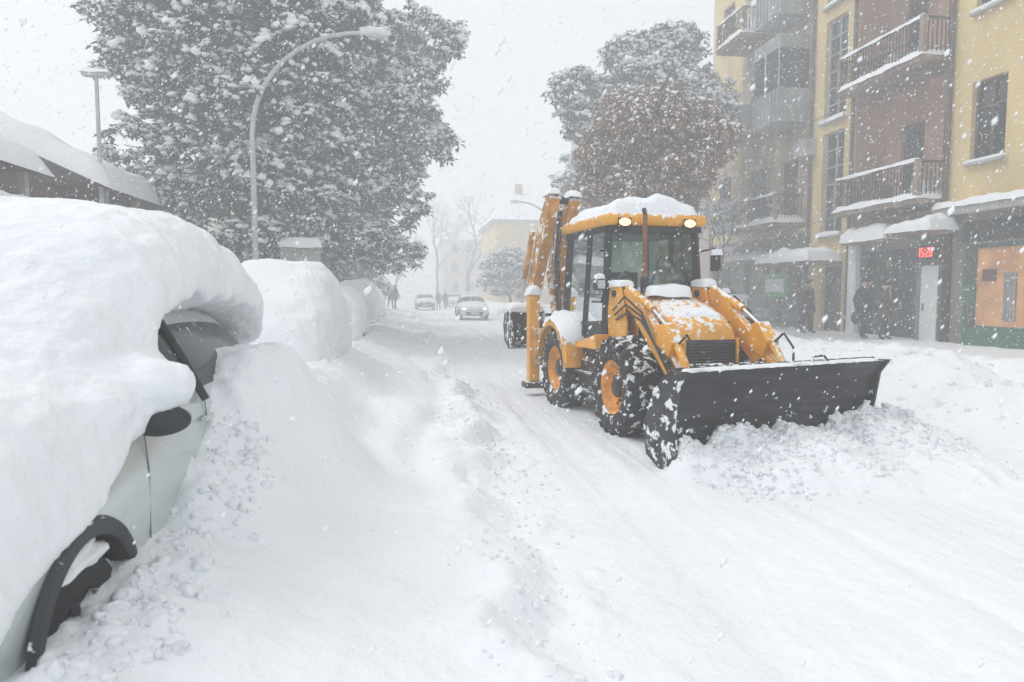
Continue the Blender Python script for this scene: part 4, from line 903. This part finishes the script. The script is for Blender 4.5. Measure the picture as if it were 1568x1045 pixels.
tree('magnolia_tree',(-3.6,25.5,.5),(-2.2,25.4,7.7),(2.7,3.0,5.5),36,3700,seed=5,sc=(.75,1.25),lr=(.8,1.4),extra=[(.7,25.2,10.6,1.3),(.2,25.4,9.3,1.1),(.5,25.0,6.9,1.1),(-.2,25.2,4.8,1.0),(-.4,25.2,3.0,.9)])
tree('magnolia_tree',(-4.4,33,.5),(-3.7,33,4.2),(2.4,2.8,3.4),22,1000,seed=9)
tree('magnolia_tree',(-4.2,42,.5),(-3.3,42,3.8),(2.2,2.6,2.8),18,600,seed=11)
tree('magnolia_tree',(-4.4,52,.5),(-4,52,4.4),(2.2,2.6,3.0),16,450,seed=12)
tree('evergreen_street_tree',(10.4,28.3,.4),(10.5,28.2,8.5),(2.9,2.9,4.3),30,2700,seed=21,kk=(.55,1.12),extra=[(6.9,28,10.0,1.0),(7.2,28,8.8,1.0)])
tree('brown_leaved_tree',(8.6,21.6,.4),(7.9,21.6,5.9),(2.1,2.1,2.6),26,1900,leaf=LEAFB,seed=23,lr=(.55,1.0),trunk=.16,sc=(.6,1.0),TP=TPLB)
tree('snowy_shrub_tree',(7.6,50,.3),(7.4,50,3.0),(1.9,1.8,1.7),12,450,seed=31,trunk=.12)
tree('evergreen_street_tree',(10.8,38,.4),(10.6,38,6.5),(2.4,2.4,3.6),20,900,seed=33)
def bare(name,base,h,seed,r0=.12,dep=6,sn=True,spread=.5):
    rs=random.Random(seed); E=empty(name); b=MB(); s=MB()
    def rec(p,d,L,r,k):
        q=p+d*L*.5+Vector((rs.gauss(0,.04),rs.gauss(0,.04),0))*L; e=p+d*L
        b.tube([p,q,e],[r,r*.85,r*.7],BARK,n=5 if k>2 else 4,caps=False)
        if sn and k<dep-1 and abs(d.z)<.93: 
            o=Vector((0,0,r*.9+.008)); s.tube([p+o,q+o,e+o],[r*.7+.005]*3,SNOW,n=4,caps=False)
        if k==0: return
        for i in range(rs.choice((2,3,3))):
            nd=(d+Vector((rs.gauss(0,spread),rs.gauss(0,spread),rs.gauss(.08,spread*.55)))).normalized(); rec(e if i else q.lerp(e,.8),nd,L*rs.uniform(.62,.82),r*.62,k-1)
    rec(Vector(base),Vector((0,0,1)),h*.27,r0,dep)
    b.obj('branches',E); s.obj('branch_snow',E)
bare('bare_tree',(11.6,24.6,.3),6.6,4,.08,6); bare('bare_tree',(12.0,28.5,.3),7.0,8,.09,6)
bare('distant_bare_tree',(8.0,90,.2),16,5,.3,6); bare('distant_bare_tree',(4.5,105,.2),17,6,.3,6); bare('distant_bare_tree',(-1.5,100,.2),12,7,.25,5)

# ------------------------------------------------------------ falling snow
n=100000; P=np.stack([RNG.uniform(-9,17,n),RNG.uniform(1.,26,n),RNG.uniform(.2,11,n)],1)
P=P[np.linalg.norm(P-np.array([0,0,1.75]),axis=1)>1.6]; n=len(P)
O8=np.array([(1,0,0),(-1,0,0),(0,1,0),(0,-1,0),(0,0,1.5),(0,0,-1.5)],float); O8[4,0]+=.8;O8[5,0]-=.8
F8=np.array([(0,2,4),(2,1,4),(1,3,4),(3,0,4),(2,0,5),(1,2,5),(3,1,5),(0,3,5)])
S=np.minimum(.016,RNG.lognormal(-5.05,.42,n))
npmesh('falling_snow',(O8[None]*S[:,None,None]+P[:,None,:]).reshape(-1,3),(F8[None]+(np.arange(n)*6)[:,None,None]).reshape(-1,3),[FLAKE],smooth=True)
b=MB(); b.bb(-200,200,-40,420,-1,24,SNOW); hz=b.obj('snow_haze')
m=bpy.data.materials.new('glowing_airborne_snow'); m.use_nodes=True; nt=m.node_tree; nt.nodes.remove(nt.nodes['Principled BSDF'])
v=nt.nodes.new('ShaderNodeVolumePrincipled'); v.inputs['Density'].default_value=.0135; v.inputs['Color'].default_value=(.97,.98,1,1); v.inputs['Anisotropy'].default_value=.0
v.inputs['Emission Strength'].default_value=.0066; v.inputs['Emission Color'].default_value=(.94,.97,1,1)  # added glow brightens the haze, standing in for multiply scattered skylight
nt.links.new(v.outputs[0],nt.nodes['Material Output'].inputs['Volume']); hz.data.materials.clear(); hz.data.materials.append(m)

# ------------------------------------------------------------ world, sun, camera
w=bpy.data.worlds.new('World'); SC.world=w; w.use_nodes=True; N=w.node_tree.nodes; L=w.node_tree.links
sd=Vector((-.60,.22,.86)).normalized()
sky=N.new('ShaderNodeTexSky'); sky.sky_type='NISHITA'; sky.sun_disc=False; sky.sun_elevation=math.asin(sd.z); sky.sun_rotation=math.atan2(sd.x,sd.y); sky.dust_density=6; sky.air_density=1.5
hs=N.new('ShaderNodeHueSaturation'); hs.inputs['Saturation'].default_value=.15; L.new(sky.outputs[0],hs.inputs['Color'])
mx=N.new('ShaderNodeMix'); mx.data_type='RGBA'; mx.inputs[0].default_value=.65; mx.inputs[7].default_value=(11.3,11.9,12.4,1); L.new(hs.outputs[0],mx.inputs[6])
bg=N['Background']; bg.inputs['Strength'].default_value=.098; L.new(mx.outputs[2],bg.inputs[0])
sl=bpy.data.lights.new('sun','SUN'); sl.energy=1.05; sl.angle=R(20); sl.color=(1,.98,.95); so=bpy.data.objects.new('sun',sl); COL.objects.link(so); so.rotation_euler=sd.to_track_quat('Z','Y').to_euler()
cam=bpy.data.cameras.new('camera'); co=bpy.data.objects.new('camera',cam); COL.objects.link(co)
co.location=(0,0,1.75); co.rotation_euler=(R(90-4.2),0,R(-8.7)); cam.lens=24; cam.sensor_width=36; cam.clip_end=2000; cam.clip_start=.05
cam.dof.use_dof=True; cam.dof.focus_distance=8.3; cam.dof.aperture_fstop=2.8
SC.camera=co
SC.view_settings.view_transform='Standard'; SC.view_settings.look='None'; SC.view_settings.exposure=0
